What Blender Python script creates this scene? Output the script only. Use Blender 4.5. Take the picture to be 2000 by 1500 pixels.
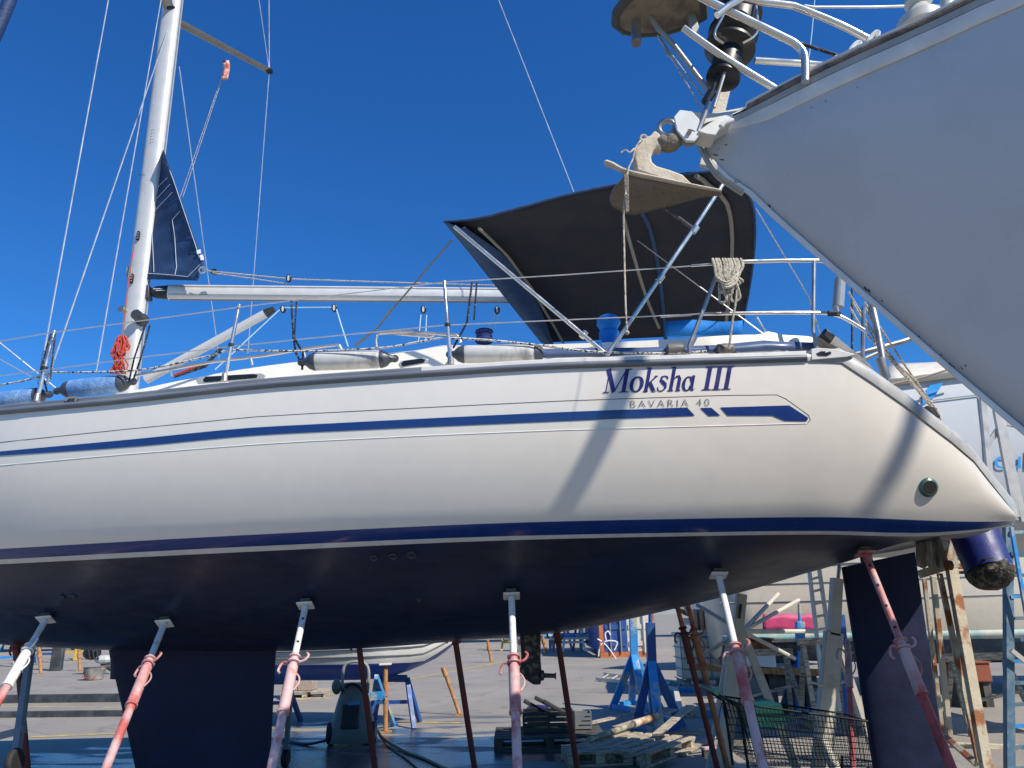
import bpy, bmesh, math, random
from mathutils import Vector, Matrix
from mathutils.bvhtree import BVHTree
random.seed(7)
for o in list(bpy.data.objects): bpy.data.objects.remove(o)
SC = bpy.context.scene
COL = SC.collection
R = math.radians
# ------------------------------------------------------------------ camera
F, PIT, ROL, EYE = 1480.0, R(16.7), R(1.35), 1.6
cp, sp, cr, sr = math.cos(PIT), math.sin(PIT), math.cos(ROL), math.sin(ROL)
cam = bpy.data.cameras.new('camera'); co = bpy.data.objects.new('camera', cam); COL.objects.link(co)
cam.sensor_width = 36; cam.lens = 36*F/2000; cam.clip_start = .05; cam.clip_end = 3000
up0 = Vector((0, -sp, cp)); fwd = Vector((0, cp, sp))
rt = Vector((1, 0, 0))*cr - up0*sr; up = Vector((1, 0, 0))*sr + up0*cr
m = Matrix((rt, up, -fwd)).transposed().to_4x4(); m.translation = Vector((0, 0, EYE))
co.matrix_world = m
SC.camera = co
SC.render.resolution_x, SC.render.resolution_y = 1024, 768
# ------------------------------------------------------------------ sky, sun, exposure
SUN = Vector((.55, -.485, .72)).normalized()
w = bpy.data.worlds.new('World'); SC.world = w; w.use_nodes = True
nt = w.node_tree; nt.nodes.clear()
sky = nt.nodes.new('ShaderNodeTexSky'); sky.sky_type = 'NISHITA'; sky.sun_disc = False
sky.sun_elevation = math.asin(SUN.z); sky.sun_rotation = math.atan2(SUN.x, SUN.y)
sky.air_density = 1.0; sky.dust_density = .35; sky.ozone_density = 3.2; sky.altitude = 0
hs = nt.nodes.new('ShaderNodeHueSaturation'); hs.inputs['Saturation'].default_value = 1.22; hs.inputs['Hue'].default_value = .504
bg = nt.nodes.new('ShaderNodeBackground'); bg.inputs[1].default_value = .115
wo = nt.nodes.new('ShaderNodeOutputWorld')
nt.links.new(sky.outputs[0], hs.inputs['Color']); tn = nt.nodes.new('ShaderNodeMix'); tn.data_type = 'RGBA'; tn.blend_type = 'MULTIPLY'; tn.inputs[0].default_value = 1; tn.inputs[7].default_value = (.36, .79, 1.12, 1)
nt.links.new(hs.outputs[0], tn.inputs[6]); nt.links.new(tn.outputs[2], bg.inputs[0]); nt.links.new(bg.outputs[0], wo.inputs[0])
sl = bpy.data.lights.new('sun', 'SUN'); sl.energy = 4.9; sl.angle = R(.53); sl.color = (1, .92, .80)
so = bpy.data.objects.new('sun', sl); COL.objects.link(so); so.rotation_euler = SUN.to_track_quat('Z', 'Y').to_euler(); so.location = SUN*40
vs = SC.view_settings; vs.view_transform = 'Standard'; vs.look = 'None'; vs.exposure = 0.27; vs.gamma = 1; vs.use_curve_mapping = False
SC.cycles.max_bounces = 8

# ------------------------------------------------------------------ picture point -> place
def ray(px, py):
    du, dv = (px-1000)/F, (750-py)/F
    a, b = du*cr+dv*sr, -du*sr+dv*cr
    return Vector((a, cp-b*sp, sp+b*cp))
def at(px, py, Y):
    d = ray(px, py); return Vector((0, 0, EYE)) + d*(Y/d.y)
def atz(px, py, z):
    d = ray(px, py); return Vector((0, 0, EYE)) + d*((z-EYE)/d.z)
def gnd(px, py): return atz(px, py, 0)
def proj(p):
    q = Vector(p)-Vector((0, 0, EYE)); d = q.dot(fwd)
    return 1000+F*q.dot(rt)/d, 750-F*q.dot(up)/d
def crv(tab):
    xs = [t[0] for t in tab]; ys = [t[1] for t in tab]; n = len(xs)
    d = [(ys[i+1]-ys[i])/(xs[i+1]-xs[i]) for i in range(n-1)]
    mm = [d[0]]+[0 if d[i-1]*d[i] <= 0 else 2*d[i-1]*d[i]/(d[i-1]+d[i]) for i in range(1, n-1)]+[d[-1]]
    def f(x):
        if x <= xs[0]: return ys[0]+d[0]*(x-xs[0])
        if x >= xs[-1]: return ys[-1]+d[-1]*(x-xs[-1])
        i = max(k for k in range(n-1) if xs[k] <= x); h = xs[i+1]-xs[i]; t = (x-xs[i])/h
        return ((2*t**3-3*t*t+1)*ys[i]+(t**3-2*t*t+t)*h*mm[i]+(-2*t**3+3*t*t)*ys[i+1]+(t**3-t*t)*h*mm[i+1])
    return f
def zfit(X, Y, c, z=2.5):
    for _ in range(12):
        px, py = proj((X, Y, z)); z += (py-c(px))*Y/F*.95
    return z

# ------------------------------------------------------------------ materials
MATS = {}
def mat(name, col, rough=.5, metal=0, col2=None, scale=4, lo=.45, hi=.6, detail=6, bump=0, bscale=60, coat=0, spec=None, stretch=None, fine=.06):
    if name in MATS: return MATS[name]
    m = bpy.data.materials.new(name); m.use_nodes = True; t = m.node_tree; N = t.nodes; L = t.links
    b = N['Principled BSDF']; b.inputs['Roughness'].default_value = rough; b.inputs['Metallic'].default_value = metal
    if coat: b.inputs['Coat Weight'].default_value = coat; b.inputs['Coat Roughness'].default_value = .06
    if spec is not None: b.inputs['Specular IOR Level'].default_value = spec
    tc = N.new('ShaderNodeTexCoord'); vec = tc.outputs['Object']
    if stretch:
        mp = N.new('ShaderNodeMapping'); mp.inputs['Scale'].default_value = stretch; L.new(vec, mp.inputs[0]); vec = mp.outputs[0]
    c1 = N.new('ShaderNodeRGB'); c1.outputs[0].default_value = (*col, 1); cur = c1.outputs[0]
    if col2:
        n = N.new('ShaderNodeTexNoise'); n.inputs['Scale'].default_value = scale; n.inputs['Detail'].default_value = detail; n.inputs['Roughness'].default_value = .62; L.new(vec, n.inputs[0])
        r = N.new('ShaderNodeMapRange'); r.inputs['From Min'].default_value = lo; r.inputs['From Max'].default_value = hi; L.new(n.outputs[0], r.inputs[0])
        mx = N.new('ShaderNodeMix'); mx.data_type = 'RGBA'; L.new(r.outputs[0], mx.inputs[0]); L.new(cur, mx.inputs[6]); mx.inputs[7].default_value = (*col2, 1); cur = mx.outputs[2]
    if fine:
        n = N.new('ShaderNodeTexNoise'); n.inputs['Scale'].default_value = 9; n.inputs['Detail'].default_value = 9; L.new(vec, n.inputs[0])
        r = N.new('ShaderNodeMapRange'); r.inputs['From Min'].default_value = .3; r.inputs['From Max'].default_value = .7; r.inputs['To Min'].default_value = 1-fine*2; r.inputs['To Max'].default_value = 1+fine; L.new(n.outputs[0], r.inputs[0])
        hv = N.new('ShaderNodeHueSaturation'); L.new(r.outputs[0], hv.inputs['Value']); L.new(cur, hv.inputs['Color']); cur = hv.outputs[0]
        r2 = N.new('ShaderNodeMapRange'); r2.inputs['From Min'].default_value = .3; r2.inputs['From Max'].default_value = .7; r2.inputs['To Min'].default_value = max(.02, rough-.08); r2.inputs['To Max'].default_value = min(1, rough+.08)
        L.new(n.outputs[0], r2.inputs[0]); L.new(r2.outputs[0], b.inputs['Roughness'])
    L.new(cur, b.inputs['Base Color'])
    if bump:
        n = N.new('ShaderNodeTexNoise'); n.inputs['Scale'].default_value = bscale; n.inputs['Detail'].default_value = 4; L.new(vec, n.inputs[0])
        bp = N.new('ShaderNodeBump'); bp.inputs['Strength'].default_value = bump; bp.inputs['Distance'].default_value = .01; L.new(n.outputs[0], bp.inputs['Height']); L.new(bp.outputs[0], b.inputs['Normal'])
    MATS[name] = m; return m
GEL = mat('gelcoat_white', (.70, .665, .60), .16, coat=.4, fine=.012)
NAVYG = mat('navy_gloss', (.010, .036, .17), .22, coat=.12, fine=.03)
LINEW = mat('boot_line_white', (.62, .62, .60), .35)
ANTI = mat('antifouling_navy', (.015, .024, .058), .36, col2=(.030, .031, .040), scale=1.3, lo=.45, hi=.75, bump=.12, bscale=25, stretch=(.5, 1, 1.6), fine=.12)
KEELM = mat('keel_navy', (.009, .013, .040), .62, spec=.25, col2=(.013, .017, .052), scale=2, bump=.12, bscale=40, fine=.12)
DECKW = mat('deck_cream', (.80, .76, .66), .35, fine=.02)
BAND = mat('band_blue', (.07, .11, .22), .35)
RAILG = mat('rail_grey', (.13, .15, .18), .42, col2=(.17, .19, .21), scale=3, stretch=(.3, 3, 6))
RAILW = mat('rail_white', (.66, .65, .62), .35, fine=.04)
RIM = mat('rim_pale', (.45, .45, .43), .32, col2=(.30, .31, .32), scale=5, lo=.5, hi=.75)
INOX = mat('stainless', (.66, .63, .58), .24, .85, fine=.05)
INOXD = mat('stainless_dull', (.40, .385, .36), .38, .8, fine=.1)
ALU = mat('aluminium_anodised', (.60, .60, .585), .42, .2, fine=.02)
ALUD = mat('aluminium_grey', (.30, .30, .29), .45, .5)
BLACK = mat('black_plastic', (.012, .012, .013), .3)
RUB = mat('black_rubber', (.02, .02, .021), .7)
ROPEW = mat('rope_cream', (.55, .49, .38), .85, col2=(.22, .19, .15), scale=60, lo=.5, hi=.6, bump=.6, bscale=140)
ROPEF = mat('rope_white_flecked', (.62, .6, .55), .85, col2=(.03, .03, .05), scale=45, lo=.52, hi=.56)
ROPEB = mat('rope_black', (.012, .014, .022), .8, col2=(.18, .2, .26), scale=70, lo=.56, hi=.6)
ROPER = mat('rope_red', (.46, .055, .035), .8, bump=.5)
WIRE = mat('wire_steel', (.62, .62, .60), .35, .6)
CANV = mat('canvas_navy_dark', (.023, .027, .040), .92, col2=(.032, .033, .040), scale=3, lo=.4, hi=.65, bump=.5, bscale=14, stretch=(1, 1, 1), spec=.2)
SAILB = mat('canvas_navy', (.008, .038, .11), .75, col2=(.014, .055, .15), scale=5, bump=.7, bscale=9)
STITCH = mat('stitch_white', (.5, .55, .62), .8)
WEB = mat('webbing_grey', (.20, .19, .165), .9, bump=.3, bscale=150)
CLOTHB = mat('cloth_bright_blue', (.0, .16, .52), .8, bump=.7, bscale=25)
FENG = mat('fender_grey', (.52, .52, .50), .45, col2=(.13, .13, .13), scale=5, lo=.55, hi=.78, stretch=(1.5, 1, 1))
FENB = mat('fender_blue_fleece', (.10, .24, .50), .98, col2=(.28, .42, .62), scale=9, lo=.45, hi=.75, bump=.8, bscale=90)
FEND = mat('fender_end', (.05, .06, .08), .4)
GLASS = mat('dark_glass', (.01, .012, .014), .08)
PROPR = mat('prop_red_worn', (.46, .10, .09), .6, col2=(.56, .40, .39), scale=7, lo=.40, hi=.62, stretch=(1, 1, .5), bump=.2)
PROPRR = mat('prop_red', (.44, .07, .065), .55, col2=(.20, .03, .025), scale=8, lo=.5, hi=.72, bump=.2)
PROPP = mat('prop_pink_worn', (.62, .42, .41), .55, col2=(.40, .08, .07), scale=9, lo=.50, hi=.66, stretch=(1, 1, .5), bump=.2)
PROPW = mat('prop_white', (.72, .71, .69), .5, col2=(.40, .30, .25), scale=10, lo=.6, hi=.72)
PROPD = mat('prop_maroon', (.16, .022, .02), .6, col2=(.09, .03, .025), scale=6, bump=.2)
PROPO = mat('prop_rust_orange', (.42, .17, .08), .7, col2=(.2, .08, .04), scale=9, bump=.3)
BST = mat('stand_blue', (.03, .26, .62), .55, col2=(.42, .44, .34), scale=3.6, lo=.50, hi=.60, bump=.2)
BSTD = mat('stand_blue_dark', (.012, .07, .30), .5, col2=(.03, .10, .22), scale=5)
CRM = mat('stand_cream', (.56, .53, .46), .6, col2=(.38, .30, .20), scale=3, lo=.55, hi=.75)
RUSTC = mat('trestle_rusty_cream', (.52, .46, .34), .7, col2=(.30, .11, .035), scale=4.2, lo=.50, hi=.60, bump=.4)
RUST = mat('rust', (.26, .09, .03), .85, col2=(.12, .045, .02), scale=10, bump=.6)
WOOD = mat('pallet_wood', (.52, .44, .33), .85, col2=(.20, .17, .13), scale=6, stretch=(1, 6, 6), bump=.5)
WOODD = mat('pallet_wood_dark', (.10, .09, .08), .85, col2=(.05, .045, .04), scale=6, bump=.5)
WOODO = mat('timber_orange', (.46, .22, .09), .8, col2=(.30, .13, .05), scale=5, stretch=(6, 1, 1))
ANCH = mat('anchor_cream', (.55, .48, .37), .75, col2=(.36, .28, .19), scale=7, lo=.5, hi=.72, bump=.5, bscale=35)
ANCR = mat('anchor_pitted_shade', (.19, .16, .125), .85, col2=(.10, .05, .03), scale=60, lo=.58, hi=.72, bump=1, bscale=70)  # dark base puts the fluke's underside shade into the colour; speckles are pitting
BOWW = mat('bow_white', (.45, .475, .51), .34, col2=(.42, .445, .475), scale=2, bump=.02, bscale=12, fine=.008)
TEAK = mat('teak_grey', (.20, .16, .13), .8, col2=(.10, .08, .07), scale=6, stretch=(1, 4, 4), bump=.5)
PLY = mat('ply_underside', (.24, .20, .15), .8, col2=(.12, .10, .08), scale=5, bump=.3)
PLWH = mat('white_paint', (.78, .77, .74), .4, fine=.03)
GREYP = mat('grey_plastic', (.16, .18, .19), .5, fine=.06)
GREEN = mat('green_plastic', (.0, .065, .05), .5)
CAGE = mat('ibc_plastic', (.62, .60, .48), .5)
CBLUE = mat('container_blue', (.02, .07, .26), .5, col2=(.04, .10, .28), scale=2)
CWHT = mat('container_white', (.60, .57, .50), .5, col2=(.45, .16, .08), scale=1.3, lo=.6, hi=.66)
CORG = mat('container_orange', (.52, .15, .05), .55, col2=(.35, .12, .05), scale=3)
PINK = mat('pink_paint', (.52, .05, .16), .6)
TURQ = mat('waterline_turquoise', (.22, .42, .42), .6, col2=(.5, .5, .42), scale=3)
BOTB = mat('old_bottom_blue', (.02, .05, .10), .8, col2=(.10, .13, .13), scale=5, lo=.5, hi=.7)
HBLUE = mat('hull_blue', (.02, .085, .42), .45)
SKYB = mat('lettering_sky_blue', (.03, .30, .68), .4)
FADEB = mat('pipe_blue', (.010, .020, .15), .5, bump=.2)
MUSS = mat('mussel_crust', (.03, .026, .02), .8, col2=(.16, .14, .10), scale=18, lo=.5, hi=.6, bump=1.5, bscale=40)
GREYM = mat('grey_steel', (.20, .22, .24), .5)
SCRUB = mat('scuff_dark', (.02, .04, .06), .7)

# ------------------------------------------------------------------ mesh helpers
ORG = {}
class MB:
    def __init__(s): s.v = []; s.f = []; s.mi = []
    def add(s, vs, fs, mi=0):
        o = len(s.v); s.v += [Vector(v) for v in vs]; s.f += [tuple(i+o for i in f) for f in fs]; s.mi += [mi]*len(fs); return s
    def box(s, c, size, rot=None, mi=0):
        x, y, z = [k/2 for k in size]; rm = rot or Matrix.Identity(3)
        vs = [Vector(c)+rm@Vector((sx*x, sy*y, sz*z)) for sx in (-1, 1) for sy in (-1, 1) for sz in (-1, 1)]
        return s.add(vs, [(0, 1, 3, 2), (4, 6, 7, 5), (0, 4, 5, 1), (2, 3, 7, 6), (0, 2, 6, 4), (1, 5, 7, 3)], mi)
    def beam(s, p0, p1, wa, wb, upv=(0, 0, 1), mi=0):
        p0, p1 = Vector(p0), Vector(p1); d = (p1-p0); L = d.length; d.normalize(); u = Vector(upv)
        if abs(d.dot(u)) > .97: u = Vector((0, 1, 0))
        sd = d.cross(u).normalized(); u = sd.cross(d)
        return s.box((p0+p1)/2, (wa, L, wb), Matrix((sd, d, u)).transposed(), mi)
    def tube(s, pts, r, n=8, cap=True, mi=0, flat=1):
        pts = [Vector(p) for p in pts]; rs = r if isinstance(r, (list, tuple)) else [r]*len(pts)
        prev = None; vs = []; fs = []
        for i, p in enumerate(pts):
            d = (pts[min(i+1, len(pts)-1)]-pts[max(i-1, 0)])
            if d.length < 1e-9: d = Vector((0, 0, 1))
            d.normalize()
            if prev is None:
                u = Vector((0, 0, 1)) if abs(d.z) < .9 else Vector((0, 1, 0)); prev = d.cross(u).normalized()
            a = (prev-d*prev.dot(d)).normalized(); b = d.cross(a); prev = a
            vs += [p+(a*math.cos(2*math.pi*k/n)+b*math.sin(2*math.pi*k/n)*flat)*rs[i] for k in range(n)]
        for i in range(len(pts)-1):
            fs += [(i*n+k, i*n+(k+1) % n, (i+1)*n+(k+1) % n, (i+1)*n+k) for k in range(n)]
        if cap: fs += [tuple(range(n))[::-1], tuple(range((len(pts)-1)*n, len(pts)*n))]
        return s.add(vs, fs, mi)
    def lathe(s, p0, p1, prof, n=16, mi=0):
        p0, p1 = Vector(p0), Vector(p1); d = p1-p0
        pts = [p0+d*t for t, r in prof]; return s.tube_fixed(pts, [r for t, r in prof], d.normalized(), n, mi)
    def tube_fixed(s, pts, rs, d, n, mi=0):
        u = Vector((0, 0, 1)) if abs(d.z) < .9 else Vector((0, 1, 0)); a = d.cross(u).normalized(); b = d.cross(a); vs = []; fs = []
        for p, r in zip(pts, rs): vs += [p+(a*math.cos(2*math.pi*k/n)+b*math.sin(2*math.pi*k/n))*max(r, 1e-4) for k in range(n)]
        for i in range(len(pts)-1): fs += [(i*n+k, i*n+(k+1) % n, (i+1)*n+(k+1) % n, (i+1)*n+k) for k in range(n)]
        fs += [tuple(range(n))[::-1], tuple(range((len(pts)-1)*n, len(pts)*n))]
        return s.add(vs, fs, mi)
    def grid(s, rows, mi=0, mif=None, closed=False):
        n = len(rows[0]); o = len(s.v)
        for r_ in rows: s.v += [Vector(p) for p in r_]
        for i in range(len(rows)-1):
            for k in range(n if closed else n-1):
                k2 = (k+1) % n
                s.f.append((o+i*n+k, o+i*n+k2, o+(i+1)*n+k2, o+(i+1)*n+k)); s.mi.append(mif(i, k) if mif else mi)
        return s
    def prism(s, poly, off, mi=0):
        n = len(poly); off = Vector(off); vs = [Vector(p) for p in poly]+[Vector(p)+off for p in poly]
        return s.add(vs, [tuple(range(n)), tuple(range(n, 2*n))[::-1]]+[(i, i+n, (i+1) % n+n, (i+1) % n) for i in range(n)], mi)
    def ball(s, c, r, n=10, m_=6, mi=0):
        c = Vector(c); r = Vector(r) if isinstance(r, (tuple, list, Vector)) else Vector((r, r, r))
        rows = [[c+Vector((r.x*math.sin(math.pi*i/m_)*math.cos(2*math.pi*k/n), r.y*math.sin(math.pi*i/m_)*math.sin(2*math.pi*k/n), r.z*math.cos(math.pi*i/m_))) for k in range(n)] for i in range(m_+1)]
        return s.grid(rows, mi, closed=True)
    def torus(s, c, d, r, rr, n=16, mi=0):
        c, d = Vector(c), Vector(d).normalized(); u = Vector((0, 0, 1)) if abs(d.z) < .9 else Vector((0, 1, 0)); a = d.cross(u).normalized(); b = d.cross(a)
        return s.tube([c+(a*math.cos(2*math.pi*k/n)+b*math.sin(2*math.pi*k/n))*r for k in range(n+1)], rr, 6, False, mi)
    def build(s, name, mats, parent=None, sharp=35, bevel=0, merge=False, sub=0, solid=0):
        org = ORG.get(parent.name, Vector()) if parent else Vector()
        me = bpy.data.meshes.new(name); me.from_pydata([v-org for v in s.v], [], s.f)
        for m_ in (mats if isinstance(mats, (list, tuple)) else [mats]): me.materials.append(m_)
        for p, i in zip(me.polygons, s.mi): p.material_index = i; p.use_smooth = True
        bm = bmesh.new(); bm.from_mesh(me)
        if merge: bmesh.ops.remove_doubles(bm, verts=bm.verts, dist=1e-5)
        bmesh.ops.recalc_face_normals(bm, faces=bm.faces); bm.to_mesh(me); bm.free()
        if sharp: me.set_sharp_from_angle(angle=R(sharp))
        o = bpy.data.objects.new(name, me); COL.objects.link(o)
        if parent: o.parent = parent; ORG[o.name] = org
        else: ORG[o.name] = Vector()
        if solid: md = o.modifiers.new('thick', 'SOLIDIFY'); md.thickness = solid; md.offset = 0
        if bevel: md = o.modifiers.new('bevel', 'BEVEL'); md.width = bevel; md.segments = 2; md.limit_method = 'ANGLE'; md.angle_limit = R(40)
        return o
def thing(name, label, cat, loc, group=None):
    o = bpy.data.objects.new(name, None); COL.objects.link(o); o.location = loc; o.empty_display_size = .2
    ORG[o.name] = Vector(loc); o['label'] = label; o['category'] = cat
    if group: o['group'] = group
    return o
def tag(o, label, cat, group=None):
    o['label'] = label; o['category'] = cat
    if group: o['group'] = group
    return o
def struct(o): o['kind'] = 'structure'; return o
def stuff(o): o['kind'] = 'stuff'; return o
def dup(o, loc, rz=0, label=None):
    def cp_(x, par):
        c = x.copy(); COL.objects.link(c); c.parent = par; ORG[c.name] = Vector(loc)
        for ch in list(x.children): cp_(ch, c)
        return c
    c = cp_(o, None); c.location = loc; c.rotation_euler = (0, 0, rz)
    if label: c['label'] = label
    return c
def lerp(a, b, t): return a+(b-a)*t
def sag(p0, p1, s, n=8): return [lerp(Vector(p0), Vector(p1), i/n)-Vector((0, 0, s*4*(i/n)*(1-i/n))) for i in range(n+1)]
def smoothpts(pts, k=5):
    pts = [Vector(p) for p in pts]; out = []
    for i in range(len(pts)-1):
        a, b, c, d = pts[max(i-1, 0)], pts[i], pts[i+1], pts[min(i+2, len(pts)-1)]
        for j in range(k):
            t = j/k; out.append(.5*((2*b)+(c-a)*t+(2*a-5*b+4*c-d)*t*t+(3*b-a-3*c+d)*t**3))
    return out+[pts[-1]]

# ================================================================== ground
def ground_material():
    m = bpy.data.materials.new('yard_concrete'); m.use_nodes = True; t = m.node_tree; N = t.nodes; L = t.links; b = N['Principled BSDF']
    tc = N.new('ShaderNodeTexCoord')
    def noise(sc, det=6, st=(1, 1, 1), dist=0):
        mp = N.new('ShaderNodeMapping'); mp.inputs['Scale'].default_value = st; L.new(tc.outputs['Object'], mp.inputs[0])
        n = N.new('ShaderNodeTexNoise'); n.inputs['Scale'].default_value = sc; n.inputs['Detail'].default_value = det; n.inputs['Distortion'].default_value = dist; L.new(mp.outputs[0], n.inputs[0]); return n.outputs[0]
    def rng(i, a, b_, c=0, d=1):
        r = N.new('ShaderNodeMapRange'); r.inputs[1].default_value = a; r.inputs[2].default_value = b_; r.inputs[3].default_value = c; r.inputs[4].default_value = d; L.new(i, r.inputs[0]); return r.outputs[0]
    def mix(f, a, b_):
        x = N.new('ShaderNodeMix'); x.data_type = 'RGBA'; L.new(f, x.inputs[0])
        for i, c in ((6, a), (7, b_)):
            if isinstance(c, tuple): x.inputs[i].default_value = (*c, 1)
            else: L.new(c, x.inputs[i])
        return x.outputs[2]
    c = mix(rng(noise(.5), .35, .65), (.33, .30, .25), (.26, .235, .20))
    c = mix(rng(noise(40, 3), .4, .62, 0, .6), c, (.19, .175, .155))
    c = mix(rng(noise(1.6, 8, (1, 1, 1), 1), .56, .72, 0, .55), c, (.12, .115, .105))
    # wet patch round the yacht keel and the washer
    sx = N.new('ShaderNodeSeparateXYZ'); L.new(tc.outputs['Object'], sx.inputs[0])
    def math_(op, a, b_):
        x = N.new('ShaderNodeMath'); x.operation = op
        for i, c_ in ((0, a), (1, b_)):
            if isinstance(c_, (int, float)): x.inputs[i].default_value = c_
            else: L.new(c_, x.inputs[i])
        return x.outputs[0]
    dx = math_('DIVIDE', math_('ADD', sx.outputs[0], 2.0), 4.2); dy = math_('DIVIDE', math_('SUBTRACT', sx.outputs[1], 8.3), 4.3)
    d2 = math_('ADD', math_('MULTIPLY', dx, dx), math_('MULTIPLY', dy, dy))
    wet = rng(math_('ADD', math_('SUBTRACT', 1.0, d2), math_('MULTIPLY', math_('SUBTRACT', noise(.8, 9, (.6, 2.0, 1), 1.5), .5), 4.5)), .0, .5)
    c = mix(math_('MULTIPLY', wet, .85), c, (.022, .026, .034))
    L.new(c, b.inputs['Base Color'])
    rr = N.new('ShaderNodeMix'); L.new(wet, rr.inputs[0]); rr.inputs[2].default_value = .8; rr.inputs[3].default_value = .27; L.new(rr.outputs[0], b.inputs['Roughness'])
    bp = N.new('ShaderNodeBump'); bp.inputs['Distance'].default_value = .008; L.new(rng(wet, 0, 1, .5, .4), bp.inputs['Strength']); L.new(noise(25, 6), bp.inputs['Height']); L.new(bp.outputs[0], b.inputs['Normal'])
    return m
GM = ground_material()
mb = MB(); mb.add([(-900, -300, 0), (900, -300, 0), (900, 1500, 0), (-900, 1500, 0)], [(0, 1, 2, 3)])
struct(mb.build('ground', GM))
YEL = mat('line_yellow', (.52, .38, .10), .8, col2=(.27, .24, .18), scale=5, lo=.45, hi=.62)
def road_line(p0, p1, wd, z=.004):
    p0, p1 = Vector(p0), Vector(p1); d = (p1-p0).normalized(); n = Vector((-d.y, d.x, 0))*wd/2; zz = Vector((0, 0, z))
    return struct(MB().add([p0-n+zz, p1-n+zz, p1+n+zz, p0+n+zz], [(0, 1, 2, 3)]).build('painted_line', YEL))
road_line(gnd(585, 1368), gnd(985, 1292), .14)
road_line(gnd(775, 1410), gnd(900, 1412), .13)
road_line(gnd(-60, 1345+35), gnd(240, 1347+35), .13)
road_line(gnd(60, 1440), gnd(245, 1432), .15)
road_line(gnd(1160, 1428), gnd(1500, 1438), .12)
# far shore of low sheds hidden behind the boats keeps the horizon closed
hz = MB(); 
for i in range(36):
    x = -260+i*15; h = 5+random.random()*5
    hz.box((x, 210+random.random()*20, h/2), (15.5, 12, h))
struct(hz.build('distant_breakwater', mat('far_wall', (.34, .35, .36), .9, col2=(.26, .27, .28), scale=.05)))

# ================================================================== MAIN YACHT
PS = R(9); O2 = Vector((3.8, 6.5, 0)); EV = Vector((-math.cos(PS), math.sin(PS), 0)); NV = Vector((-math.sin(PS), -math.cos(PS), 0))
def pl(s, b, z=0): p = O2+EV*s+NV*b; return Vector((p.x, p.y, z))
bd = crv([(0, .92), (.12, 1.08), (.35, 1.24), (.8, 1.40), (1.5, 1.57), (3, 1.82), (4.5, 1.96), (6, 2.0), (7.2, 1.96), (8.5, 1.75), (9.6, 1.42), (10.6, .95), (11.4, .48), (12.1, .03)])
C_top = crv([(0, 808), (250, 785), (500, 758), (600, 750), (850, 733), (1100, 718), (1300, 712), (1467, 707), (1610, 703), (1640, 706), (1700, 744), (1760, 786), (1832, 842), (1893, 890), (1933, 940), (1955, 968), (1978, 996)])
C_bt = crv([(0, 1072), (500, 1044), (1000, 1021), (1300, 1014), (1600, 1010), (1920, 1019), (1976, 1018)])
C_bb = crv([(0, 1093), (500, 1067), (1000, 1047), (1300, 1041), (1600, 1037), (1780, 1041), (1920, 1033), (1976, 1024)])
C_kt = crv([(0, 1102), (500, 1077), (1000, 1055), (1300, 1048), (1600, 1044), (1780, 1048), (1920, 1037), (1976, 1027)])
C_cl = crv([(0, 1254), (210, 1270), (540, 1272), (695, 1267), (900, 1252), (1087, 1236), (1230, 1209), (1300, 1193), (1400, 1169), (1480, 1148), (1580, 1118), (1640, 1102), (1700, 1078), (1760, 1062), (1860, 1040), (1923, 1030)])
SS = [0, .05, .12, .22, .35, .5, .65, .8, 1, 1.2, 1.35, 1.42, 1.5, 1.6, 1.75, 2]+[2+.3*i for i in range(1, 22)]
NT, NBT = 9, 12
def bl_frac(s): return min(1, .25+s/2.2)
def section(s):
    B = bd(s); f = bl_frac(s)
    k = .21*f*(1 if s < 8 else 1+(s-8)*.12); k = min(k, B*.5)
    def fz(b, c): p = pl(s, b); return zfit(p.x, p.y, c)
    zt = fz(B, C_top); b1 = B-k; z1 = fz(b1, C_bt); b2 = b1-.085*f; z2 = fz(b2, C_bb); b3 = b2-.045*f; z3 = fz(b3, C_kt)
    p = pl(s, 0); zc = zfit(p.x, p.y, C_cl, 1.5)
    return [B, zt, b1, z1, b2, z2, b3, z3, zc]
SEC = {s: section(s) for s in SS}
last, prev = SEC[SS[-1]], SEC[SS[-4]]; s0 = SS[-1]; ds = s0-SS[-4]
for s in [8.7, 9.2, 9.7, 10.2, 10.7, 11.2, 11.6, 11.9, 12.1]:
    B = bd(s); u = (s-s0); g = min(1, B/1.8)
    zt = last[1]+(last[1]-prev[1])/ds*u*.6+.012*u*u
    z1 = last[3]+(last[3]-prev[3])/ds*u*.5; hb = (s/12.1)
    b1 = max(B-.32-.05*u, B*.25); b2 = b1*.93; b3 = b2*.96
    SEC[s] = [B, zt, b1, z1, b2, z1-.10, b3, z1-.14, lerp(last[8], z1-.2, min(1, (u/3.8)**1.6))]
SS = sorted(SEC)
def zsmooth(idx, rng_):
    pass
def ring(s):
    B, zt, b1, z1, b2, z2, b3, z3, zc = SEC[s]; pts = []
    for i in range(NT+1):
        t = i/NT; pts.append((B-(B-b1)*t**2.4+.02*math.sin(math.pi*t)*min(1, B), lerp(zt, z1, t)))
    pts += [(b2, z2), (b3, z3)]
    D = z3-zc
    P = [(b3, z3), (b3-min(.5*b3, .55*D+.05), z3-.52*D), (b3*.42, zc+.03*D), (0, zc)]
    for i in range(1, NBT+1):
        t = i/NBT; c = [(1-t)**3, 3*t*(1-t)**2, 3*t*t*(1-t), t**3]
        pts.append((sum(c[j]*P[j][0] for j in range(4)), sum(c[j]*P[j][1] for j in range(4))))
    return pts
RINGS = {s: ring(s) for s in SS}
YT = thing('sailing_yacht', 'large white sailing yacht with navy stripes and dark keel, standing on steel props', 'sailing yacht', pl(7, 0, 0))
hb = MB()
def hmi(i, k):
    n = NT+2+NBT; kk = k if k < n else 2*n-1-k
    return 0 if kk < NT else 1 if kk == NT else 2 if kk == NT+1 else 3
rows = []
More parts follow.
